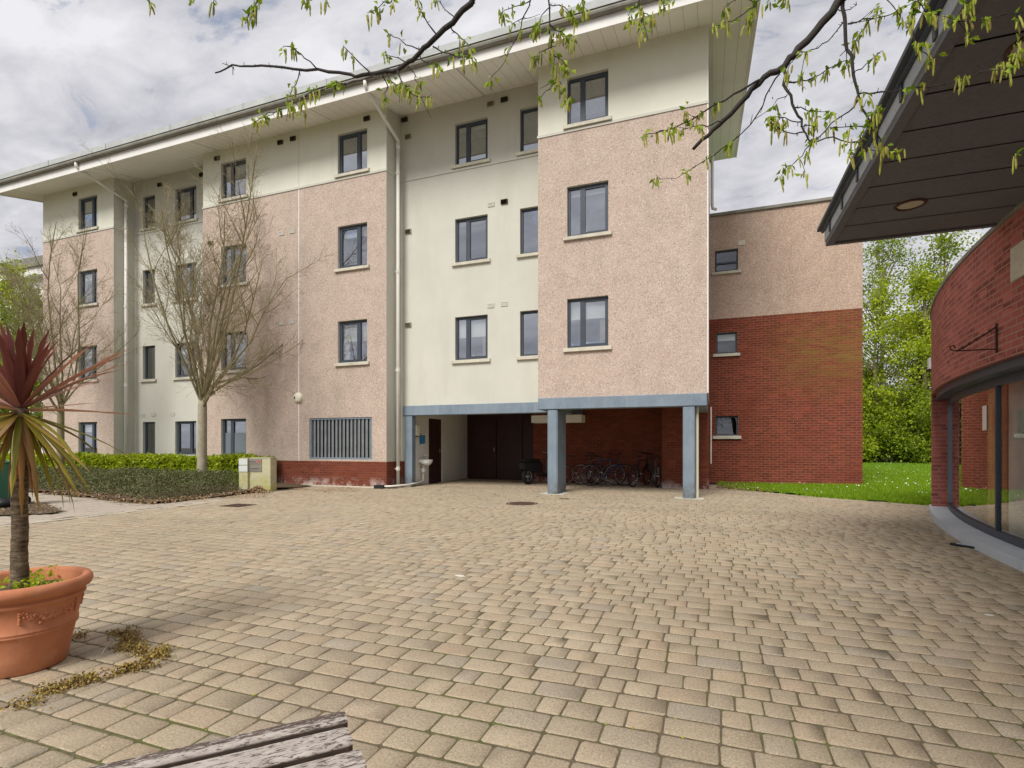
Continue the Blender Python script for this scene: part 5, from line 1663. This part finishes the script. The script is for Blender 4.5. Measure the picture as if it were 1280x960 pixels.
MB().add([(.33, -.2, .28), (.33, .2, .28), (.42, .17, .85), (.42, -.17, .85), (.37, -.2, .28), (.37, .2, .28), (.48, .15, .85), (.48, -.15, .85)], [(0, 1, 2, 3), (7, 6, 5, 4), (0, 4, 5, 1), (1, 5, 6, 2), (2, 6, 7, 3), (3, 7, 4, 0)]).build('leg_shield', m_mgrey, t)
MB().bbox(-.85, -.15, -.13, .13, .705, .80, .03).build('saddle', m_rubber, t)
MB().tube([(.60, .08, .26), (.50, .08, .60), (.42, 0, .95)], .018, 8).tube([(.60, -.08, .26), (.50, -.08, .60), (.42, 0, .95)], .018, 8).tube([(.36, -.32, 1.02), (.42, -.1, .98), (.42, .1, .98), (.36, .32, 1.02)], .014, 8).build('handlebar', m_metal, t, uv=False)
MB().ball((.50, 0, .90), .075, 12, 8).build('headlight', m_cer, t, smooth=True)

# ================================================================ woodland and far things
def leafy(name, base, H, R, mleaf, label, n, ls, seed, cat='tree', group=None, trunk_r=.2, crown0=.25, gaps=.35, asp=1.0, low=False):
    rng = np.random.default_rng(seed); rs = random.Random(seed)
    t = thing(name, base, label, cat, group)
    bx, by, bz = base
    tk = MB(); tips = []
    if not low:
        tk.tube([(bx, by, -.1), (bx + rs.uniform(-.1, .1), by, H * .3), (bx + rs.uniform(-.3, .3), by, H * .6), (bx + rs.uniform(-.4, .4), by, H * .95)], [trunk_r * 1.2, trunk_r * .85, trunk_r * .5, .03], 8)
    nb = 34 if not low else 26
    for i in range(nb):
        f = crown0 + (1 - crown0) * (i + .5) / nb
        z = H * f
        a = rs.uniform(0, 2 * pi)
        prof = sin(pi * min(1, .18 + .85 * (f - crown0) / (1 - crown0))) ** .7
        L = R * prof * rs.uniform(.65, 1.15)
        p0 = Vector((bx, by, bz + z * (.8 if not low else .15)))
        p2 = Vector((bx + cos(a) * L, by + sin(a) * L * asp, bz + z + rs.uniform(-.1, .35) * L * .5))
        p1 = (p0 + p2) / 2 + Vector((0, 0, .12 * L))
        tk.tube([p0, p1, p2], [trunk_r * .28, trunk_r * .16, .015], 4, cap=False)
        for k in range(5):
            q = p1.lerp(p2, rs.random())
            d = Vector((rs.gauss(0, 1), rs.gauss(0, 1), rs.gauss(.5, .8))).normalized() * rs.uniform(.4, 1.3) * (R / 3.2)
            tk.tube([q, q + d], [.02, .008], 3, cap=False)
            tips.append((q + d * rs.uniform(.4, 1)))
        tips.append(p2)
    tips = np.array([tuple(p) for p in tips])
    idx = rng.integers(0, len(tips), n)
    C = tips[idx] + rng.normal(0, 1, (n, 3)) * (R * .13, R * .13, R * .12)
    k = np.array([noise.noise(Vector((float(c[0]) * .9, float(c[1]) * .9, float(c[2]) * .9 + seed))) for c in C])
    C = C[k > -gaps]
    V, F = leaves(C, ls, ls * .65, up=.2, rng=rng)
    mesh_np('crown', V, F, mleaf, t)
    tk.build('trunk' if not low else 'stems', m_bark, t, uv=False)
G = 'trees of the wood beyond the lawn'
K = [
 (8.2, 43.5, 15.5, 3.2, m_mid, 'tall thin mid green tree standing just beyond the corner of the brick wing', 9000, .20, .22),
 (10.2, 41.5, 11.8, 3.0, m_spring, 'bright yellow green young tree at the near edge of the wood, left of centre', 11000, .20, .15),
 (11.6, 46.0, 17.5, 3.4, m_mid, 'tallest thin crowned tree in the middle of the wood', 9000, .20, .22),
 (12.9, 42.0, 12.5, 3.0, m_spring, 'bright yellow green tree close to the curved brick building', 11000, .20, .15),
 (14.8, 45.0, 16.5, 3.6, m_mid, 'tall tree half hidden behind the parapet of the curved building', 9000, .20, .2),
 (17.8, 44.0, 15.0, 3.8, m_spring, 'spreading bright tree above the curved brick parapet', 9000, .2, .2),
 (6.0, 46.0, 8.2, 3.2, m_mid, 'tree showing only beside the brick wing wall', 7000, .22, .2),
 (21.8, 47.0, 17.0, 4.2, m_mid, 'farthest tree at the right end of the wood', 8000, .22, .2)]
for i, (x, y, H_, R_, mt, lab, n_, ls, gp) in enumerate(K):
    leafy('woodland_tree', (x, y, 0), H_, R_, mt, lab, n_, ls, 100 + i, group=G, gaps=gp, trunk_r=.16, crown0=.18)
leafy('ivy_clad_tree', (13.3, 43.4, 0), 10.5, .75, m_darkleaf, 'dark ivy covered trunk in the wood near the curved building', 7000, .16, 131, group=G, gaps=.5, crown0=.05)
for i, (x, y, H_, R_, mt, lab) in enumerate([
 (8.6, 40.9, 4.3, 2.0, m_spring, 'pale green bush at the lawn edge beside the brick wing'),
 (10.4, 40.6, 3.6, 1.9, m_mid, 'mid green bush second from the brick wing at the lawn edge'),
 (12.1, 40.8, 4.8, 2.3, m_mid, 'big rounded bush at the lawn edge beside the curved building'),
 (14.3, 41.0, 4.2, 2.2, m_mid, 'bush just behind the curved building at the lawn edge'),
 (10.0, 42.4, 5.6, 2.4, m_mid, 'taller bush behind the front row of bushes'),
 (17.2, 41.4, 4.0, 2.4, m_darkleaf, 'dark bush at the right end of the lawn'),
 (6.4, 41.2, 4.0, 2.2, m_darkleaf, 'dark bush behind the corner of the brick wing')]):
    leafy('bush', (x, y, 0), H_, R_, mt, lab, 9000, .17, 200 + i, cat='bush', group='bushes along the far lawn edge', gaps=.4, crown0=.06, low=True, trunk_r=.12)
# dense dark undergrowth at the foot of the wood
P = np.stack([RNG.uniform(3, 26, 16000), RNG.uniform(39.8, 42.5, 16000)], 1)
zz = RNG.uniform(0, 1, 16000) ** 1.2 * (1.5 + .5 * np.sin(P[:, 0] * 1.3) + .3 * np.sin(P[:, 0] * 3.7))
V, F = leaves(np.stack([P[:, 0], P[:, 1], zz], 1), .18, .12)
mesh_np('undergrowth', V, F, m_darkleaf, kind='stuff', label='dark bramble undergrowth along the foot of the wood', cat='undergrowth')
# far wood that reads as one mass through the gaps
n_ = 26000
x = RNG.uniform(-5, 60, n_); hh = 4.5 + 2.0 * np.sin(x * .35) + 1.2 * np.sin(x * 1.1 + 2)
C = np.stack([x, 58 + RNG.normal(0, 2, n_), RNG.uniform(0, 1, n_) * hh], 1)
V, F = leaves(C, .5, .35)
mesh_np('distant_wood', V, F, m_mid, kind='stuff', label='distant wood behind the nearer trees', cat='wood')

G = 'trees beyond the left end of the apartment building'
for i, (x, y, H_, R_, mt, lab) in enumerate([
 (-41.5, 20.8, 12.6, 2.6, m_spring, 'bright green tree with the highest crown left of the apartment building'),
 (-38.0, 20.2, 10.5, 2.6, m_mid, 'green tree touching the left corner of the apartment building'),
 (-39.0, 17.0, 8.0, 2.4, m_mid, 'lower green tree nearer the hedge at the left'),
 (-45.0, 20.0, 11.0, 3.2, m_mid, 'tree at the left edge of the view')]):
    leafy('garden_tree', (x, y, 0), H_, R_, mt, lab, 8000, .20, 300 + i, group=G, gaps=.18, crown0=.2, trunk_r=.13)
C = np.stack([RNG.uniform(-50, -27.6, 9000), RNG.uniform(13.5, 15, 9000), RNG.uniform(0, 1, 9000) * 2.2], 1)
V, F = leaves(C, .14, .09)
t = thing('shrub_row', (-38, 14.2, 0), 'green shrubs running on beyond the left end of the apartment building', 'shrubs')
mesh_np('foliage', V, F, m_mid, t)
t = thing('far_house', (-61, 31, 0), 'pale far building with a dark flat roof behind the green trees at the left', 'building')
fh = MB(); wall_y(fh, 30, -72, -50, 0, 16.2, [(-70 + k * 4, -68.6 + k * 4, z, z + 1.5) for k in range(5) for z in (2, 5.5, 9, 12.5)])
fh.quad((-50, 30, 0), (-50, 40, 0), (-50, 40, 16.2), (-50, 30, 16.2))
fh.build('wall', m_white, t)
MB().box(-72.5, -49.5, 29.4, 40, 16.2, 16.9).build('eaves', m_fascia, t)
MB().box(-72.7, -49.3, 29.2, 40, 16.9, 17.7).build('roof', m_gutter, t)
MB().box(-71.8, -50.2, 30.3, 30.4, 0, 16).build('glazing', m_frame, t)

# ================================================================ overhanging hornbeam
TWIGS = [
(0.012,0.003,0,[(-0.921,2.004,3.078),(-0.989,2.0,3.022),(-1.081,1.998,2.969),(-1.148,1.994,2.926),(-1.224,1.998,2.893),(-1.296,1.992,2.869),(-1.411,1.992,2.887),(-1.529,1.991,2.907),(-1.691,1.983,2.966),(-1.876,1.968,3.014),(-2.05,1.956,3.053),(-2.181,1.961,3.084),(-2.287,1.953,3.078)]),
(0.0022,0.001,0,[(-2.177,1.962,3.084),(-2.245,1.958,3.118)]),
(0.0022,0.001,0,[(-2.181,1.961,3.084),(-2.198,1.976,3.059)]),
(0.003,0.0012,2,[(-1.081,1.998,2.969),(-1.109,1.934,3.006),(-1.117,1.878,3.05)]),
(0.003,0.0012,2,[(-1.148,1.994,2.926),(-1.234,1.994,2.976),(-1.327,2.002,3.048)]),
(0.003,0.0012,2,[(-1.411,1.992,2.89),(-1.449,1.946,2.922),(-1.482,1.902,2.962)]),
(0.003,0.0012,1,[(-1.224,1.998,2.897),(-1.295,2.035,2.957),(-1.368,2.051,2.993)]),
(0.003,0.0012,1,[(-0.989,2.0,3.022),(-1.047,2.043,3.09),(-1.13,2.076,3.205)]),
(0.003,0.0012,2,[(-1.026,2.008,3.001),(-0.967,1.987,2.921),(-0.909,1.955,2.854)]),
(0.003,0.0012,3,[(-1.104,2.0,2.932),(-1.029,1.964,2.858),(-0.953,1.95,2.819),(-0.888,1.931,2.781)]),
(0.003,0.0012,2,[(-1.165,1.998,2.906),(-1.098,1.981,2.837),(-1.051,1.956,2.802)]),
(0.003,0.0012,1,[(-1.224,1.998,2.88),(-1.182,1.981,2.814),(-1.156,1.97,2.77)]),
(0.0035,0.0012,4,[(-1.271,1.991,2.866),(-1.23,1.964,2.787),(-1.169,1.933,2.707),(-1.059,1.91,2.651)]),
(0.003,0.0012,3,[(-1.325,1.992,2.866),(-1.282,1.976,2.797),(-1.19,1.968,2.743)]),
(0.003,0.0012,1,[(-1.35,1.993,2.873),(-1.353,2.035,2.844),(-1.378,2.047,2.814)]),
(0.003,0.0012,5,[(-1.382,1.992,2.88),(-1.449,1.914,2.807),(-1.519,1.845,2.767),(-1.556,1.767,2.69),(-1.588,1.712,2.625)]),
(0.003,0.0012,2,[(-1.781,1.971,2.985),(-1.787,1.947,2.905),(-1.797,1.923,2.834)]),
(0.003,0.0012,2,[(-1.691,1.983,2.968),(-1.711,1.923,2.986),(-1.732,1.872,3.0),(-1.756,1.842,2.988)]),
(0.003,0.0012,6,[(-1.462,1.887,2.79),(-1.578,1.866,2.77),(-1.697,1.864,2.751),(-1.8,1.868,2.741),(-1.938,1.859,2.708)]),
(0.0025,0.001,4,[(-1.694,1.715,3.144),(-1.741,1.698,3.078),(-1.765,1.689,3.046),(-1.793,1.679,3.006)]),
(0.002,0.001,1,[(-2.061,1.685,3.213),(-2.087,1.675,3.155)]),
(0.002,0.001,1,[(-1.981,1.715,3.213),(-2.01,1.704,3.148)]),
(0.002,0.001,2,[(-1.626,1.847,3.23),(-1.633,1.845,3.155)]),
(0.002,0.001,1,[(-1.568,1.869,3.23),(-1.556,1.874,3.148)]),
(0.002,0.001,1,[(-2.254,1.613,3.203),(-2.267,1.608,3.151)]),
(0.002,0.001,3,[(-1.117,1.824,3.064),(-1.17,1.804,3.002),(-1.223,1.785,2.976),(-1.267,1.768,2.945)]),
(0.003,0.001,3,[(-0.725,2.185,3.23),(-0.728,2.183,3.162),(-0.757,2.172,3.093),(-0.773,2.166,3.024),(-0.799,2.157,2.972),(-0.837,2.142,2.897),(-0.895,2.121,2.818)]),
(0.002,0.001,3,[(-0.728,2.183,3.162),(-0.766,2.126,3.101),(-0.802,2.07,3.055),(-0.81,2.046,3.013)]),
(0.002,0.001,1,[(-0.757,2.172,3.086),(-0.823,2.201,3.098)]),
(0.004,0.001,6,[(-0.635,2.111,3.161),(-0.629,2.114,3.046),(-0.622,2.116,2.947),(-0.613,2.119,2.868),(-0.604,2.123,2.799),(-0.592,2.128,2.723)]),
(0.002,0.001,4,[(-0.629,2.114,3.046),(-0.659,2.059,2.961),(-0.677,2.031,2.885)]),
(0.002,0.001,4,[(-0.625,2.115,2.98),(-0.59,2.171,2.971),(-0.56,2.246,2.983)]),
(0.002,0.001,4,[(-0.629,2.114,3.062),(-0.551,2.078,2.997),(-0.506,2.053,2.917)]),
(0.002,0.001,3,[(-0.616,2.118,2.881),(-0.659,2.102,2.861),(-0.684,2.093,2.842)]),
(0.002,0.001,4,[(-0.61,2.121,2.848),(-0.573,2.134,2.828),(-0.561,2.139,2.789)]),
(0.002,0.001,4,[(-0.595,2.126,2.75),(-0.567,2.137,2.71),(-0.555,2.141,2.664)]),
(0.002,0.001,1,[(-0.598,2.125,2.743),(-0.629,2.114,2.71),(-0.662,2.101,2.68)]),
(0.002,0.001,3,[(-0.524,2.153,3.144),(-0.499,2.162,3.078),(-0.481,2.169,3.039)]),
(0.003,0.001,5,[(-0.293,2.239,3.161),(-0.284,2.243,3.078),(-0.274,2.246,3.006),(-0.268,2.248,2.947)]),
(0.002,0.001,2,[(-0.284,2.243,3.062),(-0.314,2.231,3.032),(-0.32,2.229,2.999)]),
(0.002,0.001,2,[(-0.277,2.245,3.029),(-0.24,2.259,3.019),(-0.228,2.263,2.993)]),
(0.002,0.001,3,[(-0.206,2.165,3.058),(-0.188,2.171,2.995),(-0.171,2.178,2.976)]),
(0.003,0.001,5,[(0.215,2.429,3.177),(0.172,2.413,3.072),(0.148,2.404,3.026),(0.129,2.397,2.973)]),
(0.002,0.001,3,[(0.154,2.406,3.046),(0.098,2.385,3.006),(0.043,2.365,2.986),(0.003,2.35,2.967)]),
(0.002,0.001,1,[(0.172,2.413,3.072),(0.108,2.389,3.085),(0.046,2.366,3.046)]),
(0.002,0.001,2,[(0.292,2.458,3.144),(0.283,2.454,3.078)]),
(0.002,0.001,1,[(0.24,2.438,3.144),(0.228,2.434,3.085)]),
(0.017,0.0075,0,[(0.488,2.477,3.037),(0.425,2.476,2.966),(0.339,2.475,2.881),(0.28,2.474,2.823),(0.205,2.478,2.79),(0.143,2.477,2.729),(0.049,2.495,2.658),(-0.017,2.503,2.613),(-0.08,2.511,2.563)]),
(0.005,0.0012,6,[(0.195,2.475,2.787),(0.109,2.411,2.723),(0.046,2.366,2.667),(-0.031,2.305,2.599),(-0.105,2.245,2.533),(-0.191,2.17,2.477),(-0.245,2.129,2.456)]),
(0.007,0.003,1,[(0.277,2.473,2.816),(0.283,2.454,2.733),(0.305,2.441,2.638),(0.333,2.43,2.554),(0.355,2.428,2.497),(0.371,2.423,2.459)]),
(0.008,0.0025,2,[(0.491,2.479,3.03),(0.495,2.459,2.925),(0.504,2.452,2.822),(0.517,2.435,2.697),(0.535,2.431,2.612),(0.559,2.429,2.528),(0.594,2.432,2.46),(0.608,2.427,2.417)]),
(0.003,0.001,4,[(0.264,2.469,2.79),(0.217,2.515,2.736),(0.163,2.548,2.647),(0.082,2.55,2.583),(-0.0,2.562,2.545),(-0.081,2.553,2.494),(-0.154,2.547,2.472),(-0.241,2.536,2.474)]),
(0.003,0.001,2,[(0.049,2.495,2.658),(-0.0,2.434,2.617),(-0.063,2.368,2.583),(-0.123,2.303,2.539)]),
(0.003,0.001,4,[(0.283,2.454,2.743),(0.345,2.52,2.77),(0.431,2.595,2.831),(0.515,2.648,2.893),(0.55,2.672,2.907)]),
(0.0025,0.001,2,[(0.485,2.466,2.939),(0.441,2.407,2.854),(0.377,2.351,2.785),(0.316,2.306,2.751),(0.27,2.268,2.676)]),
(0.0025,0.001,2,[(0.517,2.435,2.719),(0.542,2.402,2.703),(0.574,2.382,2.719),(0.588,2.355,2.718)]),
(0.003,0.001,3,[(0.507,2.463,2.925),(0.577,2.532,2.972),(0.647,2.59,3.006),(0.734,2.655,3.063),(0.838,2.726,3.142)]),
(0.0025,0.001,3,[(0.604,2.553,2.984),(0.573,2.563,2.947),(0.552,2.598,2.917)]),
(0.003,0.001,4,[(0.541,2.433,2.606),(0.504,2.452,2.568),(0.449,2.452,2.533),(0.371,2.423,2.459),(0.336,2.453,2.417),(0.292,2.458,2.394),(0.264,2.469,2.358)]),
(0.003,0.001,8,[(0.535,2.431,2.618),(0.606,2.425,2.608),(0.682,2.422,2.597),(0.812,2.439,2.601),(0.933,2.441,2.615),(1.013,2.439,2.646),(1.027,2.433,2.656)]),
(0.003,0.001,5,[(0.371,2.423,2.459),(0.445,2.43,2.467),(0.529,2.44,2.437),(0.582,2.438,2.394),(0.674,2.441,2.372)]),
(0.0025,0.001,2,[(0.585,2.429,2.481),(0.514,2.434,2.499),(0.432,2.435,2.511)]),
(0.002,0.001,5,[(1.176,2.575,2.888),(1.008,2.512,2.852),(0.896,2.47,2.828),(0.806,2.436,2.852)]),
(0.002,0.001,1,[(1.091,2.436,2.318),(1.043,2.418,2.295),(1.005,2.404,2.281)]),
(0.003,0.001,6,[(0.838,2.555,3.074),(0.764,2.528,2.995),(0.735,2.517,2.948),(0.735,2.517,2.907)]),
(0.0025,0.001,5,[(1.0,2.615,3.058),(0.947,2.596,2.995),(0.929,2.589,2.958)]),
(0.002,0.001,3,[(0.758,2.525,2.986),(0.794,2.539,2.948),(0.811,2.545,2.933)]),
(0.002,0.001,4,[(0.735,2.517,2.948),(0.747,2.521,2.838),(0.77,2.53,2.794),(0.817,2.547,2.769)]),
(0.002,0.001,4,[(0.606,2.425,2.426),(0.574,2.403,2.479),(0.577,2.393,2.525)]),
(0.002,0.001,1,[(1.205,2.692,2.838),(1.17,2.679,2.895),(1.123,2.662,2.939)]),
(0.0025,0.001,3,[(0.333,2.43,2.554),(0.29,2.436,2.573),(0.252,2.443,2.602),(0.224,2.454,2.597)]),
(0.0025,0.001,4,[(0.349,2.426,2.507),(0.289,2.424,2.515),(0.24,2.438,2.565),(0.23,2.456,2.614)]),
(0.0025,0.001,3,[(0.311,2.444,2.625),(0.351,2.437,2.606),(0.385,2.439,2.587),(0.433,2.425,2.568)]),
(0.0025,0.001,3,[(0.342,2.434,2.529),(0.376,2.436,2.536),(0.395,2.432,2.549)]),
(0.002,0.001,0,[(0.466,2.47,3.005),(0.506,2.431,2.958),(0.524,2.416,2.972)]),
(0.002,0.001,1,[(0.662,2.596,3.095),(0.693,2.608,3.046),(0.727,2.62,3.006)]),
(0.002,0.001,1,[(0.289,2.457,2.69),(0.261,2.468,2.684),(0.238,2.48,2.67)]),
(0.002,0.001,0,[(0.504,2.452,2.822),(0.47,2.418,2.776)]),
(0.002,0.001,0,[(1.092,2.49,2.579),(1.054,2.476,2.626)]),
]

t = thing('hornbeam', (1.6, -2.6, 0), 'hornbeam behind the viewer whose dark branches hang catkins and young leaves over the court', 'tree')
tk = MB()
tk.tube([(1.6, -2.6, -.05), (1.6, -2.6, .2), (1.55, -2.5, 1.6), (1.4, -2.3, 2.8), (1.1, -2.0, 4.2), (.9, -1.6, 5.6)], [.24, .19, .165, .15, .11, .06], 14)
tk.build('trunk', m_barkd, t, smooth=True)
lm = MB(); tw = MB()
lm.tube([(1.4, -2.3, 2.8), (1.2, -1.2, 3.25), (.95, .1, 3.5), (.72, 1.2, 3.45), (.60, 1.9, 3.30), (.535, 2.28, 3.14), (.488, 2.477, 3.037)], [.085, .065, .05, .038, .028, .022, .017], 10)
lm.tube([(1.35, -2.2, 3.0), (.6, -1.0, 3.6), (-.1, .3, 3.75), (-.5, 1.1, 3.6), (-.76, 1.6, 3.35), (-.921, 2.004, 3.078)], [.075, .055, .04, .028, .019, .012], 10)
rs = random.Random(77)
cl = []; lf = []
def smooth_pts(p):
    p = [Vector(a) for a in p]
    if len(p) < 3:
        return p
    o = [p[0]]
    for i in range(len(p) - 1):
        a = p[max(0, i - 1)]; b = p[i]; c_ = p[i + 1]; d = p[min(len(p) - 1, i + 2)]
        for f in (.33, .67, 1.0):
            f2 = f * f; f3 = f2 * f
            o.append(.5 * ((2 * b) + (c_ - a) * f + (2 * a - 5 * b + 4 * c_ - d) * f2 + (3 * b - 3 * c_ + d - a) * f3))
    return o
def at(pts, f):
    k = f * (len(pts) - 1); i = min(int(k), len(pts) - 2)
    return pts[i].lerp(pts[i + 1], k - i)
for (r0, r1, nc, p) in TWIGS:
    q = smooth_pts(p)
    q = [a + Vector((rs.gauss(0, 1), rs.gauss(0, 1), rs.gauss(0, 1))) * (.0035 if 0 < i < len(q) - 1 else 0) for i, a in enumerate(q)]
    big = r0 > .01
    rad = [r0 + (r1 - r0) * i / (len(q) - 1) + (rs.uniform(0, .0006) if i % 2 else 0) for i in range(len(q))]
    (lm if big else tw).tube(q, rad, 8 if big else 5)
    # spurs and buds along the twig
    L = sum((q[i + 1] - q[i]).length for i in range(len(q) - 1))
    for k in range(int(L / .035)):
        a = at(q, rs.random())
        d = Vector((rs.gauss(0, 1), rs.gauss(0, 1), rs.gauss(-.2, 1))).normalized() * rs.uniform(.006, .018)
        tw.tube([a, a + d], [.0016, .0009], 4, cap=False)
    for k in range(nc):
        f = 1 - (k / max(1, nc)) * .75 if nc > 1 else 1
        cl.append((at(q, min(1, f + rs.uniform(-.05, .03))), f))
    if not big and L > .25:
        for k in range(int(L / .16)):
            a = at(q, rs.uniform(.15, .95))
            d = Vector((rs.gauss(0, 1), rs.gauss(0, 1), rs.gauss(-.3, .6))).normalized() * rs.uniform(.04, .10)
            b = a + d * .5 + Vector((0, 0, rs.gauss(0, .01)))
            tw.tube([a, b, a + d], [.0018, .0014, .0009], 4, cap=False)
            if rs.random() < .5:
                cl.append((a + d, 1))
lm.build('limbs', m_barkd, t, smooth=True, uv=False)
ctall = MB()
lpts = []
cl.sort(key=lambda c: (abs(-c[0][0] * .35 + c[0][1] * .937 - 2.1), 0))
for ci, (p, f) in enumerate(cl):
    ct = MB() if ci < 100 else ctall
    for k in range(rs.choice((1, 2, 2, 3, 3, 4))):
        L = rs.uniform(.028, .068)
        a = rs.uniform(0, 2 * pi); sp_ = rs.uniform(.05, .42)
        o = p + Vector((rs.gauss(0, .008), rs.gauss(0, .008), rs.gauss(0, .006)))
        pts = []
        for j in range(6):
            g_ = j / 5
            pts.append(o + Vector((cos(a) * sp_ * L * g_ * (1 - .3 * g_), sin(a) * sp_ * L * g_ * (1 - .3 * g_), -L * g_ + .3 * L * sp_ * g_ * (1 - g_))))
        r = rs.uniform(.0027, .0038)
        ct.tube(pts, [r * .5, r * .95, r * 1.15, r * .95, r * 1.1, r * .35], 5)
    if ci < 100:
        ct.build('catkin_cluster', m_catkin, t, uv=False)
    for k in range(rs.choice((2, 3, 4, 5))):
        lpts.append(tuple(p + Vector((rs.gauss(0, .008), rs.gauss(0, .008), rs.gauss(0, .008)))))
ctall.build('catkins', m_catkin, t, uv=False, kind='stuff')
tw.build('twigs', m_barkd, t, uv=False)
V, F = leaves(np.array(lpts), .032, .017, droop=.9, fold=.5)
mesh_np('young_leaves', V, F, m_youngleaf, t)
print('clusters', len(cl), 'objects', len(bpy.data.objects))
